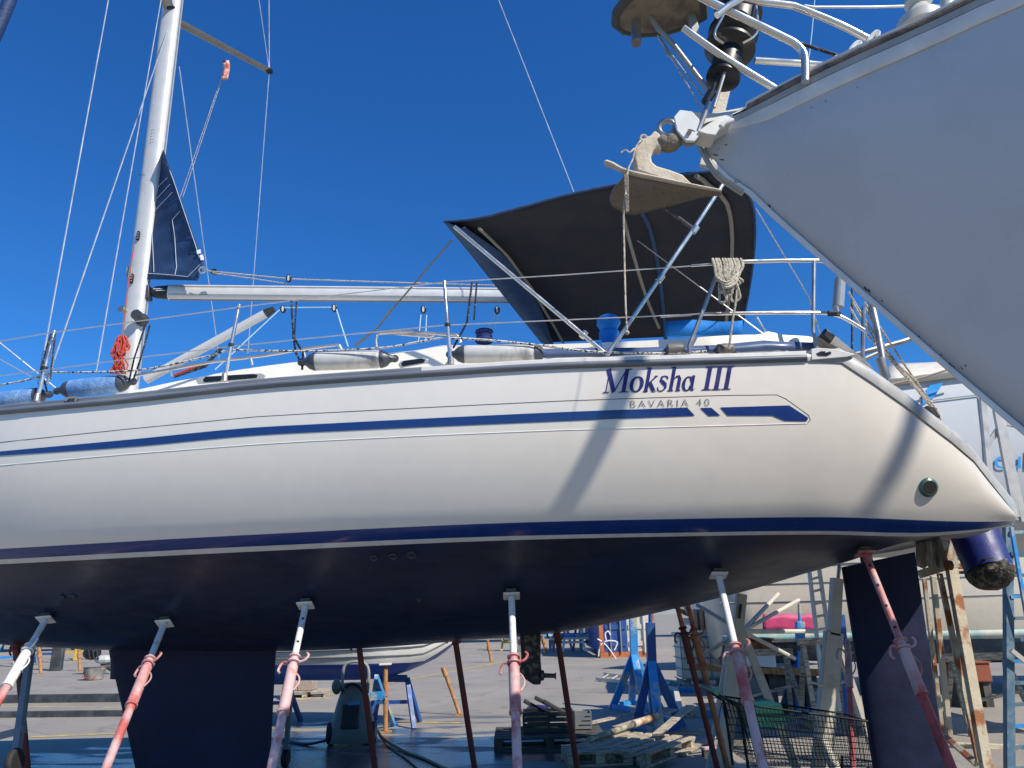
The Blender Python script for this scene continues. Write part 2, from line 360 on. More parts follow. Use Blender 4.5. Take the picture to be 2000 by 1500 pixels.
for s in SS:
    r_ = RINGS[s]; rows.append([pl(s, b, z) for b, z in r_]+[pl(s, -b, z) for b, z in r_[-2::-1]])
hb.grid(rows, mif=hmi)
n_ = len(rows[0]); hb.add(rows[0], [tuple(range(n_))], 0)
hull = hb.build('hull', [GEL, NAVYG, LINEW, ANTI], YT, sharp=0, merge=True)
hb2 = MB(); hb2.grid(rows); BV = BVHTree.FromPolygons(hb2.v, hb2.f)
def hit(px, py, off=.004, fallback=5.5):
    d = ray(px, py).normalized(); loc, no, i, di = BV.ray_cast(Vector((0, 0, EYE)), d)
    if loc is None: return at(px, py, fallback)
    if no.dot(d) > 0: no = -no
    return loc+no*off
# side strips laid on the hull
def strip(c0, c1, x0, x1, name, m_, off=.004, step=14, raised=0):
    n = max(2, int((x1-x0)/step)); rows = []
    for i in range(n+1):
        x = lerp(x0, x1, i/n); rows.append([hit(x, lerp(c0(x), c1(x), k/2), off) for k in range(3)])
    return MB().grid(rows).build(name, m_, YT)
SB = crv([(-5, 882.3), (250, 859), (500, 835), (600, 829.5), (1100, 805), (1345, 796)]); SBb = crv([(-5, 890.5), (250, 873), (500, 850), (600, 844.5), (1100, 822), (1345, 812)])
x_end = 1342
nrows = []; n = 100
for i in range(n+1):
    t = i/n; nrows.append([hit(lerp(-200 if 0 else 0, x_end+15*k/3, t), lerp(SB(lerp(0, x_end, t)), SBb(lerp(0, x_end, t)), k/3)) for k in range(4)])
MB().grid(nrows).build('cove_stripe', NAVYG, YT)
def flatpoly(quads, name, m_, par=None, off=.004, sub=6):
    mb = MB()
    for a, b, c, d in quads:
        mb.grid([[hit(*lerp(lerp(Vector(a), Vector(b), i/sub), lerp(Vector(d), Vector(c), i/sub), j/2), off) for j in range(3)] for i in range(sub+1)])
    return mb.build(name, m_, YT)
flatpoly([((1367, 797), (1389, 796.5), (1407, 812), (1384, 812.5))], 'cove_stripe', NAVYG)
flatpoly([((1406, 796), (1541, 792), (1508, 812), (1421, 812)), ((1541, 792), (1578, 816), (1532, 822), (1508, 812)), ((1578, 816), (1577, 820), (1574, 823), (1532, 822))], 'cove_stripe', NAVYG)
pin = [(0, 864), (250, 838), (500, 814), (600, 808), (850, 795), (1100, 783), (1300, 776), (1400, 772.5), (1517, 771), (1535, 779), (1560, 797), (1579, 811), (1583, 820), (1577, 827)]
def hull_line(pts, r, name, m_, off=.0):
    P = []
    for a, b in zip(pts, pts[1:]):
        k = max(1, int(abs(b[0]-a[0])/25)); P += [hit(lerp(a[0], b[0], j/k), lerp(a[1], b[1], j/k), off) for j in range(k)]
    P.append(hit(*pts[-1], off)); return MB().tube(P, r, 6, flat=1).build(name, m_, YT)
hull_line(pin, .0028, 'pinstripe', mat('pin_dark', (.10, .10, .10), .5))
hull_line([(0, 909), (250, 887), (500, 868), (600, 862), (850, 850), (1100, 840), (1400, 832), (1577, 827)], .004, 'groove_highlight', mat('highlight_white', (.8, .79, .76), .2))  # highlight along the hull groove, drawn as a paler bead
# lettering
def project_poly(polys, f2, name, m_):
    mb = MB()
    for k, (vs_, fs_) in enumerate(polys):
        mb.add([hit(*f2(x, y), .004+.0003*(k % 5)) for x, y in vs_], fs_)
    return mb.build(name, m_, YT, sharp=0)
def stroke(pts, ws):
    # variable-width stroke in 2-D
    pts = [Vector(p) for p in pts]; L_, R_ = [], []
    for i, p in enumerate(pts):
        d = pts[min(i+1, len(pts)-1)]-pts[max(i-1, 0)]; d.normalize(); nn = Vector((-d.y, d.x))*ws[i]/2; L_.append(p+nn); R_.append(p-nn)
    n = len(pts); return ([tuple(v) for v in L_+R_], [(i, i+1, n+i+1, n+i) for i in range(n-1)])
def ell(cx, cy, rx, ry, wt, wn, a0=0, a1=360, n=28, rotw=0):
    pts, ws = [], []
    for i in range(n+1):
        a = R(lerp(a0, a1, i/n)); pts.append((cx+rx*math.cos(a), cy+ry*math.sin(a))); ws.append(lerp(wn, wt, abs(math.cos(a-R(rotw)))**1.5))
    return stroke(pts, ws)
def rect(x0, y0, x1, y1): return ([(x0, y0), (x1, y0), (x1, y1), (x0, y1)], [(0, 1, 2, 3)])
def serif_glyph(ch):
    S = []; T_ = .13; t_ = .035; se = .03; X = .48
    if ch == 'M':
        S += [rect(.09, 0, .125, .70), rect(.66, 0, .80, .70), stroke([(.06, .70), (.39, .02)], [.15, .13]), stroke([(.39, .02), (.72, .70)], [.04, .05]),
              rect(0, 0, .22, se), rect(.57, 0, .90, se), rect(0, .67, .16, .70), rect(.68, .67, .90, .70)]; w_ = .92
    elif ch == 'o': S += [ell(.24, .235, .185, .215, .13, .035)]; w_ = .49
    elif ch == 'k':
        S += [rect(.06, 0, .18, .72), rect(0, .69, .12, .72), stroke([(.15, .22), (.40, .45)], [.04, .05]), stroke([(.21, .27), (.40, .02)], [.12, .12]), rect(.34, .44, .46, .47), rect(.36, 0, .49, se), rect(.02, 0, .20, se)]; w_ = .50
    elif ch == 's':
        S += [stroke([(.33, .36), (.30, .43), (.20, .455), (.10, .42), (.09, .34), (.18, .27), (.28, .20), (.30, .11), (.21, .02), (.10, .01), (.04, .06), (.02, .14)], [.05, .05, .03, .07, .09, .11, .11, .08, .04, .03, .04, .03])]; w_ = .38
    elif ch == 'h':
        S += [rect(.06, 0, .18, .72), rect(0, .69, .12, .72), stroke([(.17, .34), (.24, .43), (.33, .44), (.375, .36), (.375, 0)], [.03, .05, .07, .11, .12]), rect(.01, 0, .22, se), rect(.29, 0, .47, se)]; w_ = .50
    elif ch == 'a':
        S += [ell(.19, .21, .14, .20, .11, .035, 20, 340), rect(.30, .03, .41, .45), stroke([(.36, .06), (.42, .01), (.47, .06)], [.10, .04, .02])]; w_ = .49
    elif ch == 'I': S += [rect(.09, 0, .24, .70), rect(0, 0, .33, se), rect(0, .67, .33, .70)]; w_ = .35
    else: return [], .24
    return S, w_
def put_name():
    polys = []; cur = 0; tot = 0
    txt = 'Moksha III'
    for ch in txt: tot += serif_glyph(ch)[1]
    for ch in txt:
        S, w_ = serif_glyph(ch)
        polys += [([(x+cur+.22*y, y) for x, y in v], f) for v, f in S]; cur += w_
    sc = (1436-1180)/ (tot+.10)
    def f2(x, y):
        bx = 1177+x*sc; return bx, lerp(768, 761, x/tot)-y*46/.70-.0
    project_poly(polys, f2, 'yacht_name_lettering', mat('lettering_navy', (.02, .02, .14), .3))
put_name()
def text_mesh(txt, space=1, off=0):
    c = bpy.data.curves.new('t', 'FONT'); c.body = txt; c.size = 1; c.space_character = space; c.offset = off; c.resolution_u = 4
    o = bpy.data.objects.new('t', c); COL.objects.link(o); dg = bpy.context.evaluated_depsgraph_get(); me = bpy.data.meshes.new_from_object(o.evaluated_get(dg))
    vs_ = [v.co.copy() for v in me.vertices]; fs_ = [tuple(p.vertices) for p in me.polygons]; COL.objects.unlink(o); bpy.data.objects.remove(o); return vs_, fs_
vs_, fs_ = text_mesh('BAVARIA 40', 1.35, -.016); wd = max(v.x for v in vs_); ht = max(v.y for v in vs_)
MB().add([hit(1229+v.x/wd*156, lerp(797, 793, v.x/wd)-v.y/ht*14, .005) for v in vs_], fs_).build('model_lettering', mat('lettering_grey', (.08, .08, .13), .4), YT, sharp=0)

# edge of the deck as a function of picture x (near side)
ES = [s for s in SS]
EP = [(proj(pl(s, SEC[s][0], SEC[s][1]))[0], s) for s in ES if s <= 9.5]
EP.sort()
def s_at(px):
    for (a, sa), (b, sb) in zip(EP, EP[1:]):
        if a <= px <= b: return lerp(sa, sb, (px-a)/(b-a))
    return EP[0][1] if px < EP[0][0] else EP[-1][1]
def sec(s, i):
    k = max(j for j in range(len(SS)-1) if SS[j] <= s) if s > 0 else 0; a, b = SS[k], SS[k+1]; t = (s-a)/(b-a); return lerp(SEC[a][i], SEC[b][i], t)
def edge(s, ins=0, dz=0): return pl(s, sec(s, 0)-ins, sec(s, 1)+dz)
def Ye(px, ins=.08): return edge(s_at(px), ins).y
# rub rail + toe rail (swept profile)
def rail(s0, s1, prof, name, m_, n=90, side=1):
    rows = []
    for i in range(n+1):
        s = lerp(s0, s1, i/n); b, z = sec(s, 0), sec(s, 1)
        rows.append([pl(s, side*(b+o), z+h) for o, h in prof])
    mb = MB().grid(rows, closed=True); k = len(prof); mb.add(rows[0], [tuple(range(k))]); mb.add(rows[-1], [tuple(range(k))[::-1]])
    return mb.build(name, m_, YT, sharp=50)
rp = [(-.01, -.012), (.022, -.008), (.034, .010), (.034, .024), (.020, .036), (-.01, .036)]
tp = [(-.04, .036), (.012, .037), (.010, .062), (-.005, .072), (-.04, .072)]
for sd in (1, -1):
    rail(1.45, 11.6, rp, 'rub_rail', RAILG, side=sd)
    rail(4.2, 11.6, tp, 'toe_rail', RAILG, side=sd); rail(1.45, 4.2, tp, 'toe_rail', RAILW, side=sd)
# deck, transom, scoop
dk = MB(); dk.grid([[pl(s, sec(s, 0)*k, sec(s, 1)+.035+.07*(1-k*k)) for k in (-.99, -.6, -.2, .2, .6, .99)] for s in [1.5+i*.5 for i in range(22)]]); dk.build('deck', DECKW, YT)
RS = [0.0, .06, .12, .22, .35, .5, .65, .8, 1, 1.2, 1.42]
for sd in (1, -1):
    rows = []
    for s in RS+[1.55]:
        b, z = sec(s, 0), sec(s, 1); dn = 0 if s > .3 else .0
        k = 1 if s < 1.42 else .5
        rows.append([pl(s, sd*(b+.012), z-.01), pl(s, sd*(b+.020), z+.065*k), pl(s, sd*(b-.005), z+.11*k), pl(s, sd*(b-.06), z+.12*k), pl(s, sd*(b-.10), z+.04*k), pl(s, sd*(b-.10), z-.03)])
    MB().grid(rows).build('transom_rim', RIM, YT, sharp=60)
tr = MB(); tr.grid([[pl(s, (sec(s, 0)-.10)*k, sec(s, 1)+.02-.10*(1-abs(k)**4)) for k in (-1, -.95, -.5, 0, .5, .95, 1)] for s in RS+[1.55]]); tr.build('transom', GEL, YT)
# drip line on the moulding, exhaust, skin fittings
mb = MB(); e = hit(1813, 952, 0); e2 = hit(1823, 945, 0); e3 = hit(1813, 962, 0); nn = (e2-e).cross(e3-e).normalized(); nn = nn if nn.y < 0 else -nn
mb.lathe(e-nn*.01, e+nn*.022, [(0, .068), (.5, .068), (.8, .062), (1, .050), (.9, .044)], 24); mb.build('exhaust_outlet', mat('exhaust_ring', (.10, .16, .15), .3, .4), YT)
MB().lathe(e+nn*.005, e+nn*.0225, [(0, .045), (.3, .045), (1, .044)], 24).build('exhaust_opening', RUB, YT)
for px, py, r in ((730, 1089, .024), (768, 1086, .026), (804, 1083, .030), (122, 1165, .017), (143, 1164, .017), (818, 1170, .016)):
    p = hit(px, py, 0); q = hit(px+8, py, 0); q2 = hit(px, py+8, 0); nn = (q-p).cross(q2-p).normalized(); nn = nn if nn.y < 0 else -nn
    f = MB().torus(p+nn*.006, nn, r, .008, 18).build('skin_fitting', mat('fitting_bronze', (.05, .06, .08), .4, .3), YT)
    MB().lathe(p, p+nn*.008, [(0, r*.8), (1, r*.8)], 14).build('fitting_plug', RUB, f)
# keel
def foil(pts_top, pts_bot, th, name, m_, zs=10):
    # pts: leading & trailing (s) at top and bottom, z
    (a0, c0, z0), (a1, c1, z1) = pts_top, pts_bot; rows = []; n = 14
    for j in range(zs+1):
        t = j/zs; a, c, z = lerp(a0, a1, t), lerp(c0, c1, t), lerp(z0, z1, t); r_ = []
        for k in range(2*n):
            x = (1-math.cos(math.pi*(k/n)))/2 if k <= n else (1-math.cos(math.pi*((2*n-k)/n)))/2
            y = th*(1-.25*t)*5*(.2969*math.sqrt(max(x, 0))-.126*x-.3516*x*x+.2843*x**3-.1036*x**4)*(1 if k <= n else -1)
            r_.append(pl(lerp(a, c, x), y, z))
        rows.append(r_)
    mb = MB().grid(rows, closed=True); mb.add(rows[-1], [tuple(range(2*n))]); mb.add(rows[0], [tuple(range(2*n))]); return mb.build(name, m_, YT, sharp=60)
def s_cl(px, py):
    # station on the centre plane seen at a picture point
    d = ray(px, py); lo, hi = 0, 12
    for _ in range(40):
        md = (lo+hi)/2; p = pl(md, 0); 
        if p.x/p.y > d.x/d.y: lo = md
        else: hi = md
    p = pl(lo, 0); return lo, at(px, py, p.y).z
kl, kz = s_cl(222, 1300); kt, _ = s_cl(533, 1300); kl2, kz2 = s_cl(262, 1500); kt2, _ = s_cl(528, 1500)
foil((kl+.10, kt-.02, kz+.22), (kl2-(kl-kl2)*.35, kt2, kz2-.26), .20, 'keel', KEELM)
f = MB()  # fairing stub that blends the keel into the hull
rows = []
for j in range(8):
    t = j/7; g = (1-t)**2; a, c = kl+.02+.10*g, kt-.01-.05*g; z = kz+.20*(1-t)-.10*t if 0 else lerp(kz+.30, kz-.12, t); r_ = []
    n = 14
    for k in range(2*n):
        x = (1-math.cos(math.pi*(k/n)))/2 if k <= n else (1-math.cos(math.pi*((2*n-k)/n)))/2
        y = (.205+.25*g)*5*(.2969*math.sqrt(max(x, 0))-.126*x-.3516*x*x+.2843*x**3-.1036*x**4)*(1 if k <= n else -1); r_.append(pl(lerp(a, c, x), y, z))
    rows.append(r_)
MB().grid(rows, closed=True).build('keel_root', KEELM, YT)
# rudder
r1, rz1 = s_cl(1643, 1108); r2, rz2 = s_cl(1787, 1078); r3, rz3 = s_cl(1705, 1500); r4, _ = s_cl(1848, 1500)
rows = []
zt_, zb_ = 1.97, .32
n = 12
for j in range(12):
    t = j/11; r_ = []
    for k in range(2*n):
        x = (1-math.cos(math.pi*(k/n)))/2 if k <= n else (1-math.cos(math.pi*((2*n-k)/n)))/2
        y = .16*(1-.3*t)*5*(.2969*math.sqrt(max(x, 0))-.126*x-.3516*x*x+.2843*x**3-.1036*x**4)*(1 if k <= n else -1)
        sA, sB = lerp(r1, r3, t), lerp(r2, r4, t); z0 = lerp(rz1, 0.30, t); z1 = lerp(rz2, .30, t)
        r_.append(pl(lerp(sA, sB, x), y, lerp(z0, z1, x)))
    rows.append(r_)
mb = MB().grid(rows, closed=True); mb.add(rows[-1], [tuple(range(2*n))]); mb.add(rows[0], [tuple(range(2*n))[::-1]]); rud = mb.build('rudder', KEELM, YT, sharp=60)
MB().tube([pl((r1*.65+r2*.35), 0, 1.9), pl((r1*.65+r2*.35), 0, 2.25)], .05, 12).build('rudder_stock', INOXD, YT)
# saildrive leg
sd_y = pl(s_cl(1037, 1290)[0], 0).y
def dS(px, py, dy=0): return at(px, py, sd_y+dy)
lg = MB(); rows = []
for (xa, xb, y) in ((1015, 1056, 1238), (1017, 1056, 1262), (1018, 1056, 1290), (1014, 1058, 1312), (1022, 1058, 1324), (1040, 1056, 1336)):
    a, b = dS(xa, y), dS(xb, y); mid = (a+b)/2; h = (b-a)/2; rows.append([mid+h*math.cos(2*math.pi*k/12)+Vector((0, .06*math.sin(2*math.pi*k/12), 0)) for k in range(12)])
lg.grid(rows, closed=True); lg.add(rows[-1], [tuple(range(12))])
sdl = lg.build('saildrive_leg', MUSS, YT)
MB().lathe(dS(1056, 1319), dS(1086, 1320), [(0, .045), (.2, .042), (.25, .02), (.9, .018), (.95, .03), (1, .028)], 12).build('propeller_shaft', mat('shaft_bronze', (.10, .09, .08), .5, .5), sdl)

# coachroof and cockpit coaming
def superstructure(tab, hw, x0, x1, name, m_, base_in=.06, inw=.12, n=60):
    c = crv(tab); rows = []
    for i in range(n+1):
        px = lerp(x0, x1, i/n)
        s = None; lo, hi = 0, 11.9
        for _ in range(30):
            md = (lo+hi)/2; q = proj(pl(md, hw(md), 3.6))[0]
            if q > px: lo = md
            else: hi = md
        s = lo; h = hw(s); p = pl(s, h); z = at(px, c(px), p.y).z; zb = sec(s, 1)+.0
        z = max(z, zb+.01); d = (z-zb)
        rows.append([pl(s, k*(h+a), zb+d*q) if k > 0 else pl(s, k*(h+a), zb+d*q) for k, a, q in ((1, inw, 0), (1, inw*.25, .75), (1, 0, .93), (1, -.08, 1.0), (1, -h*.5, 1.0+.06/max(d, .06)), (-1, -h*.5, 1.0+.06/max(d, .06)), (-1, -.08, 1), (-1, 0, .93), (-1, inw*.25, .75), (-1, inw, 0))])
    mb = MB().grid(rows); mb.add(rows[0], [tuple(range(10))]); mb.add(rows[-1], [tuple(range(10))[::-1]])
    return mb.build(name, m_, YT, sharp=45)
superstructure([(262, 757), (345, 738), (480, 713), (600, 698), (700, 688), (800, 679), (872, 668), (890, 668), (930, 685)], lambda s: min(1.15, sec(s, 0)-.55), 262, 930, 'coachroof', DECKW)
superstructure([(880, 672), (905, 671), (1055, 667), (1180, 663), (1289, 658), (1467, 648), (1480, 648), (1502, 641), (1525, 648), (1580, 652), (1612, 668), (1640, 690)], lambda s: min(1.38, sec(s, 0)-.30), 880, 1640, 'cockpit_coaming', DECKW, inw=.05)
# deck-side blue moulding strip
def wallstrip(pts, Yoff, name, m_, hw):
    mb = MB(); rows = []
    for px, y0, y1 in pts:
        Y = edge(s_at(px), hw).y; rows.append([at(px, y0, Y), at(px, y1, Y-.01)])
    mb.grid(rows).build(name, m_, YT, solid=.02)
wallstrip([(895, 690, 703), (1000, 684, 700), (1120, 681, 697), (1250, 680, 693), (1400, 675, 688), (1490, 666, 685), (1520, 668, 684), (1590, 670, 684)], 0, 'coaming_blue_band', BAND, .20)
# windows
for (a, b, ya, yb) in ((384, 520, 746, 733), (778, 838, 715, 703)):
    Y = edge(s_at((a+b)/2), .50).y
    P = [at(a, ya-2, Y), at(a+6, ya-9, Y), at(b-10, yb-3, Y), at(b, yb, Y), at(b-3, yb+7, Y), at(a+4, ya+5, Y)]
    f = MB().prism(P, (0, -.02, 0)).build('cabin_window', mat('window_frame', (.42, .43, .43), .4, .3), YT, bevel=.006)
    P2 = [lerp(q, sum(P, Vector())/6, .22)+Vector((0, -.021, 0)) for q in P]; MB().prism(P2, (0, -.004, 0)).build('pane', GLASS, f)
# hand rails
def T(pts, Y, r, name, m_, par=YT, n=8, sm=0):
    P = [at(p[0], p[1], p[2] if len(p) > 2 else Y) for p in pts]
    if sm: P = smoothpts(P, sm)
    return MB().tube(P, r, n).build(name, m_, par)
T([(262, 734), (330, 722), (420, 706), (520, 694), (590, 682), (655, 674), (664, 677), (668, 685)], 6.3, .014, 'hand_rail', INOX, sm=3)
for x, y in ((333, 722), (490, 699), (593, 684)): T([(x, y), (x+3, y+13)], 6.3, .011, 'hand_rail_post', INOX)
T([(736, 678), (735, 662), (744, 651), (800, 654), (838, 657), (840, 651), (750, 648)], 6.1, .013, 'hand_rail', INOX, sm=4)
T([(742, 650), (800, 648), (868, 653), (892, 655), (900, 668)], 6.0, .013, 'hand_rail', INOX, sm=3)
# guard wires and stanchions
Yn = lambda px: Ye(px, .09)
def W(pts, name, m_, r, ins=.09, sm=0, par=YT, n=6):
    P = [at(x, y, Ye(x, ins)) for x, y in pts]
    if sm: P = smoothpts(P, sm)
    return MB().tube(P, r, n).build(name, m_, par)
W([(-40, 674), (0, 666), (104, 649), (280, 626), (466, 600), (578, 586), (868, 551), (1100, 537), (1386, 517), (1405, 514)], 'guard_wire', WIRE, .0042)
W([(-40, 741), (0, 734), (95, 722), (280, 697), (450, 677), (600, 661), (872, 635), (1100, 625), (1354, 614), (1375, 612)], 'guard_wire', WIRE, .0042)
W([(1290, 619), (1350, 615)], 'wire_tensioner', INOX, .009); W([(1350, 519), (1392, 516)], 'wire_tensioner', INOX, .009)
def stanch(x0, y0, x1, y1):
    Y = Ye(x1, .09); a, b = at(x0, y0, Y), at(x1, y1, Y)
    st = MB().tube([b, lerp(b, a, .98), a], [.0155, .0135, .010], 10).ball(a, .016).build('stanchion', INOX, YT)
    MB().tube([b-Vector((0, 0, .01)), b+Vector((0, 0, .05))], [.026, .020], 10).build('stanchion_base', INOXD, st)
    m_ = lerp(a, b, .52); MB().tube([m_, m_+(b-a).normalized()*.02], .022, 10).build('stanchion_clamp', RUB, st)
for q in ((106, 648, 72, 781), (467, 597, 438, 742), (868, 550, 880, 710)): stanch(*q)
# pushpit
W([(1395, 516), (1450, 511), (1530, 509), (1600, 509), (1690, 527)], 'pushpit_top_rail', INOX, .0145, n=10)
W([(1372, 613), (1500, 611), (1590, 611), (1622, 613), (1650, 622), (1688, 645)], 'pushpit_lower_rail', INOX, .0135, n=10, sm=3)
W([(1405, 520), (1385, 575), (1352, 660), (1346, 676), (1347, 690)], 'pushpit_post', INOXD, .0150, n=10)
W([(1590, 509), (1589, 600), (1588, 645), (1595, 682)], 'pushpit_post', INOXD, .0150, n=10)
T([(1687, 600, 5.4), (1684, 720, 5.4)], 5.4, .016, 'pushpit_post', INOXD); T([(1664, 560, 5.9), (1664, 700, 5.9)], 5.9, .009, 'backstay_tackle', ROPEB)
T([(1702, 590, 5.7), (1715, 650, 5.65), (1729, 735, 5.6)], 5.6, .026, 'davit_strut', INOXD, n=12); T([(1718, 700, 5.58), (1731, 738, 5.58)], 5.5, .033, 'davit_socket', GREYM, n=12)
T([(1641, 545, 5.2), (1637, 600, 5.2)], 5.2, .040, 'horseshoe_holder', mat('holder_grey', (.30, .33, .36), .5), n=14)
T([(1618, 612, 5.15), (1640, 612, 5.15)], 5.15, .022, 'rail_clamp', RUB); T([(1632, 600, 5.15), (1636, 616, 5.15)], 5.15, .020, 'rail_clamp', INOXD)
# stern cleat, chock and hatch box
def box_px(pts, Y, th, name, m_, par=YT, bevel=.004):
    return MB().prism([at(x, y, Y) for x, y in pts], (0, th, 0)).build(name, m_, par, bevel=bevel)
Yq = Ye(1620, .02)
box_px([(1585, 681), (1600, 679), (1635, 682), (1672, 692), (1655, 697), (1585, 703)], Yq-.05, .07, 'stern_fairlead', RAILW)
box_px([(1595, 690), (1603, 686), (1612, 686), (1612, 689), (1622, 686), (1624, 690), (1616, 694), (1600, 694)], Yq-.056, .01, 'fairlead_slot', BLACK, bevel=0)
box_px([(1597, 658), (1612, 643), (1625, 650), (1700, 712), (1715, 735), (1700, 730), (1665, 696)], 5.35, .12, 'passerelle', mat('passerelle_grey', (.20, .19, .18), .7, col2=(.32, .31, .29), scale=8))
box_px([(1606, 652), (1612, 641), (1632, 655), (1624, 668)], 5.30, .05, 'passerelle_bracket', BLACK)
for xa in (1302, 1400):
    Y = Ye(xa, .16); c = at(xa+17, 683, Y); 
    MB().lathe(at(xa, 684, Y), at(xa+34, 681, Y), [(0, .03), (.06, .045), (.5, .048), (.9, .04), (1, .02)], 12).build('genoa_block', mat('block_grey', (.14, .13, .12), .5), YT); box_px([(xa-2, 688), (xa+36, 684), (xa+40, 689), (xa, 692)], Y-.02, .08, 'genoa_track', RUB)
# front deck cleat seen over the rail
W([(128, 782), (134, 777), (146, 776), (152, 779), (147, 782)], 'bow_fairlead', INOX, .011, -.02, n=8)

# ---------------- mast, boom, sail
YM = 7.7
m0 = at(249, 745, YM); m1 = at(341, -20, YM); md = (m1-m0).normalized(); mtop = m0+md*15
prof = []
for k in range(24):
    a = 2*math.pi*k/24; prof.append((.118*math.copysign(abs(math.cos(a))**.72, math.cos(a)), .085*math.copysign(abs(math.sin(a))**.8, math.sin(a))))
fa = EV.copy(); at_ = NV.copy()
mb = MB(); mb.grid([[p+fa*x+at_*y for x, y in prof] for p in (m0-md*.5, m0+md*3, m0+md*6, mtop)], closed=True); mast = mb.build('mast', ALU, YT, sharp=50)
mb = MB(); mb.grid([[p-fa*(.118+.004)+at_*y for y in (-.012, .012)] for p in (m0, mtop)]); mb.build('mast_track', GREYM, mast)
def on_mast(px, py, off=.088): 
    p = at(px, py, YM); return p+NV*off
for px, py, h in ((277, 468, 11), (265, 551, 11)):
    c = on_mast(px+3, py); up_ = md
    ov = [c+fa*.019*math.cos(a)+md*(.055 if math.sin(a) > 0 else -.055)*0+md*(.024*math.sin(a)+(.035 if math.sin(a) >= 0 else -.035)) for a in [2*math.pi*k/20 for k in range(20)]]
    e_ = MB().prism(ov, NV*.012).build('halyard_exit', BLACK, mast)
    for q in (-.03, 0, .03): MB().tube([c+md*q-fa*.010+NV*.012, c+md*q+fa*.010+NV*.012], .010, 8).build('sheave', GREYM, e_)
vs_, fs_ = text_mesh('SELDEN'); wd = max(v.x for v in vs_)
MB().add([on_mast(281+v.x/wd*11, 351-v.y*4.2, .089) for v in vs_], fs_).build('mast_lettering', BLACK, mast, sharp=0)
mb = MB()
for i in range(5):
    for x in (303, 307): 
        p = on_mast(x+1.2*(4-i)*.6, 262+i*6, .086); mb.ball(p, .006, 6, 4)
mb.build('rivet_rows', GREYM, mast)
# mast fittings: winch, gooseneck, vent box
MB().lathe(on_mast(282, 630, .05)-fa*.02, on_mast(279, 627, .20)-fa*.05, [(0, .07), (.25, .07), (.3, .045), (.7, .042), (.75, .058), (1, .055)], 16).build('mast_winch', mat('winch_dark', (.09, .09, .09), .35, .5), mast)
MB().lathe(on_mast(252, 612, .05), on_mast(250, 611, .13), [(0, .04), (.3, .03), (1, .038)], 12).build('mast_winch', INOXD, mast)
box_px([(246, 522), (257, 521), (256, 545), (247, 545)], YM-.10, .1, 'mast_bracket', GREYM, mast)
box_px([(278, 556), (290, 556), (290, 582), (276, 584)], YM-.05, .1, 'gooseneck', mat('casting_grey', (.08, .08, .085), .45, .4), mast)
# boom
bz0 = at(296, 571, YM); bz1 = at(330, 571, YM-.02); be = at(1030, 577, 8.0)
bdv = (be-bz1).normalized(); bprof = [(.085*math.copysign(abs(math.sin(a))**.8, math.sin(a)), .055*math.copysign(abs(math.cos(a))**.7, math.cos(a))) for a in [2*math.pi*k/20 for k in range(20)]]
side = bdv.cross(Vector((0, 0, 1))).normalized(); upb = side.cross(bdv)
boom = MB().grid([[p+upb*x+side*y for x, y in bprof] for p in (bz1, lerp(bz1, be, .5), be)], closed=True).add([be+upb*x+side*y for x, y in bprof], [tuple(range(20))]).build('boom', ALU, YT, sharp=40)
MB().grid([[p+upb*x*k+side*y*k for x, y in bprof] for p, k in ((bz0, .45), (lerp(bz0, bz1, .25), .8), (bz1, .93))], closed=True).add([bz0+upb*x*.45+side*y*.45 for x, y in bprof], [tuple(range(20))]).build('boom_end_casting', mat('casting_black', (.035, .035, .037), .4, .3), boom)
mb = MB()
for k in range(2): mb.box(lerp(bz0, bz1, .5)+Vector((.03*k, -.062, .015-.02*k)), (.10, .01, .008))
mb.build('casting_slot', ALU, boom)
for zo, nm in ((-.045, 'boom_seam'), (.052, 'boom_seam')): MB().tube([bz1+bdv*.02+side*.0555+upb*zo, be+side*.0555+upb*zo], .0035, 6).build(nm, GREYM, boom)
MB().tube([bz1+bdv*.02-side*(-.0)+upb*-.086, be+upb*-.086], .010, 6).build('boom_track', GREYM, boom)
# vang strut
va, vb = at(285, 742, 7.5), at(536, 603, 7.4); vm = lerp(va, vb, .93)
vg = MB().tube([va, vm], .047, 14).build('boom_vang', ALU, YT); MB().tube([vm, vb], [.05, .03], 12).build('vang_end', mat('casting_black', 0, 0), vg)
T([(340, 735), (400, 715), (432, 680)], 7.2, .02, 'vang_tackle', ROPEB, vg); T([(335, 735), (390, 712)], 7.15, .012, 'vang_tackle', ROPER, vg)
# blocks hanging from boom & on top
for (px, py) in ((564, 544), (553, 604), (653, 602), (827, 605), (971, 606)):
    Y = lerp(7.6, 7.1, (px-300)/1000)-.02; c = at(px, py, Y); b_ = MB().prism([c+Vector((.03*math.cos(a), -.014, .045*math.sin(a))) for a in [2*math.pi*k/12 for k in range(12)]], (0, .028, 0)).build('boom_block', BLACK, boom, bevel=.004)
    MB().prism([c+Vector((.012*math.cos(a), -.018, .034*math.sin(a))) for a in [2*math.pi*k/10 for k in range(10)]], (0, .036, 0)).build('block_cheek', ALU, b_)
RIG = mat('rig_cord_cyan', (.45, .62, .70), .7)
def cord(pts, Y, r=.006, name='control_line', m_=ROPEW, par=YT, sm=0): return T(pts, Y, r, name, m_, par, 6, sm)
cord([(393, 525), (413, 530), (570, 545), (750, 551), (980, 558)], 7.5, .007, 'outhaul_line'); cord([(415, 533), (500, 545), (560, 554)], 7.5, .006, 'outhaul_line')
box_px([(410, 527), (420, 524), (426, 530), (420, 536), (412, 534)], 7.5, .03, 'outhaul_block', BLACK)
cord([(556, 601), (650, 600)], 7.4, .005, m_=RIG); cord([(657, 604), (668, 640), (680, 677)], 7.3, .006, m_=RIG)
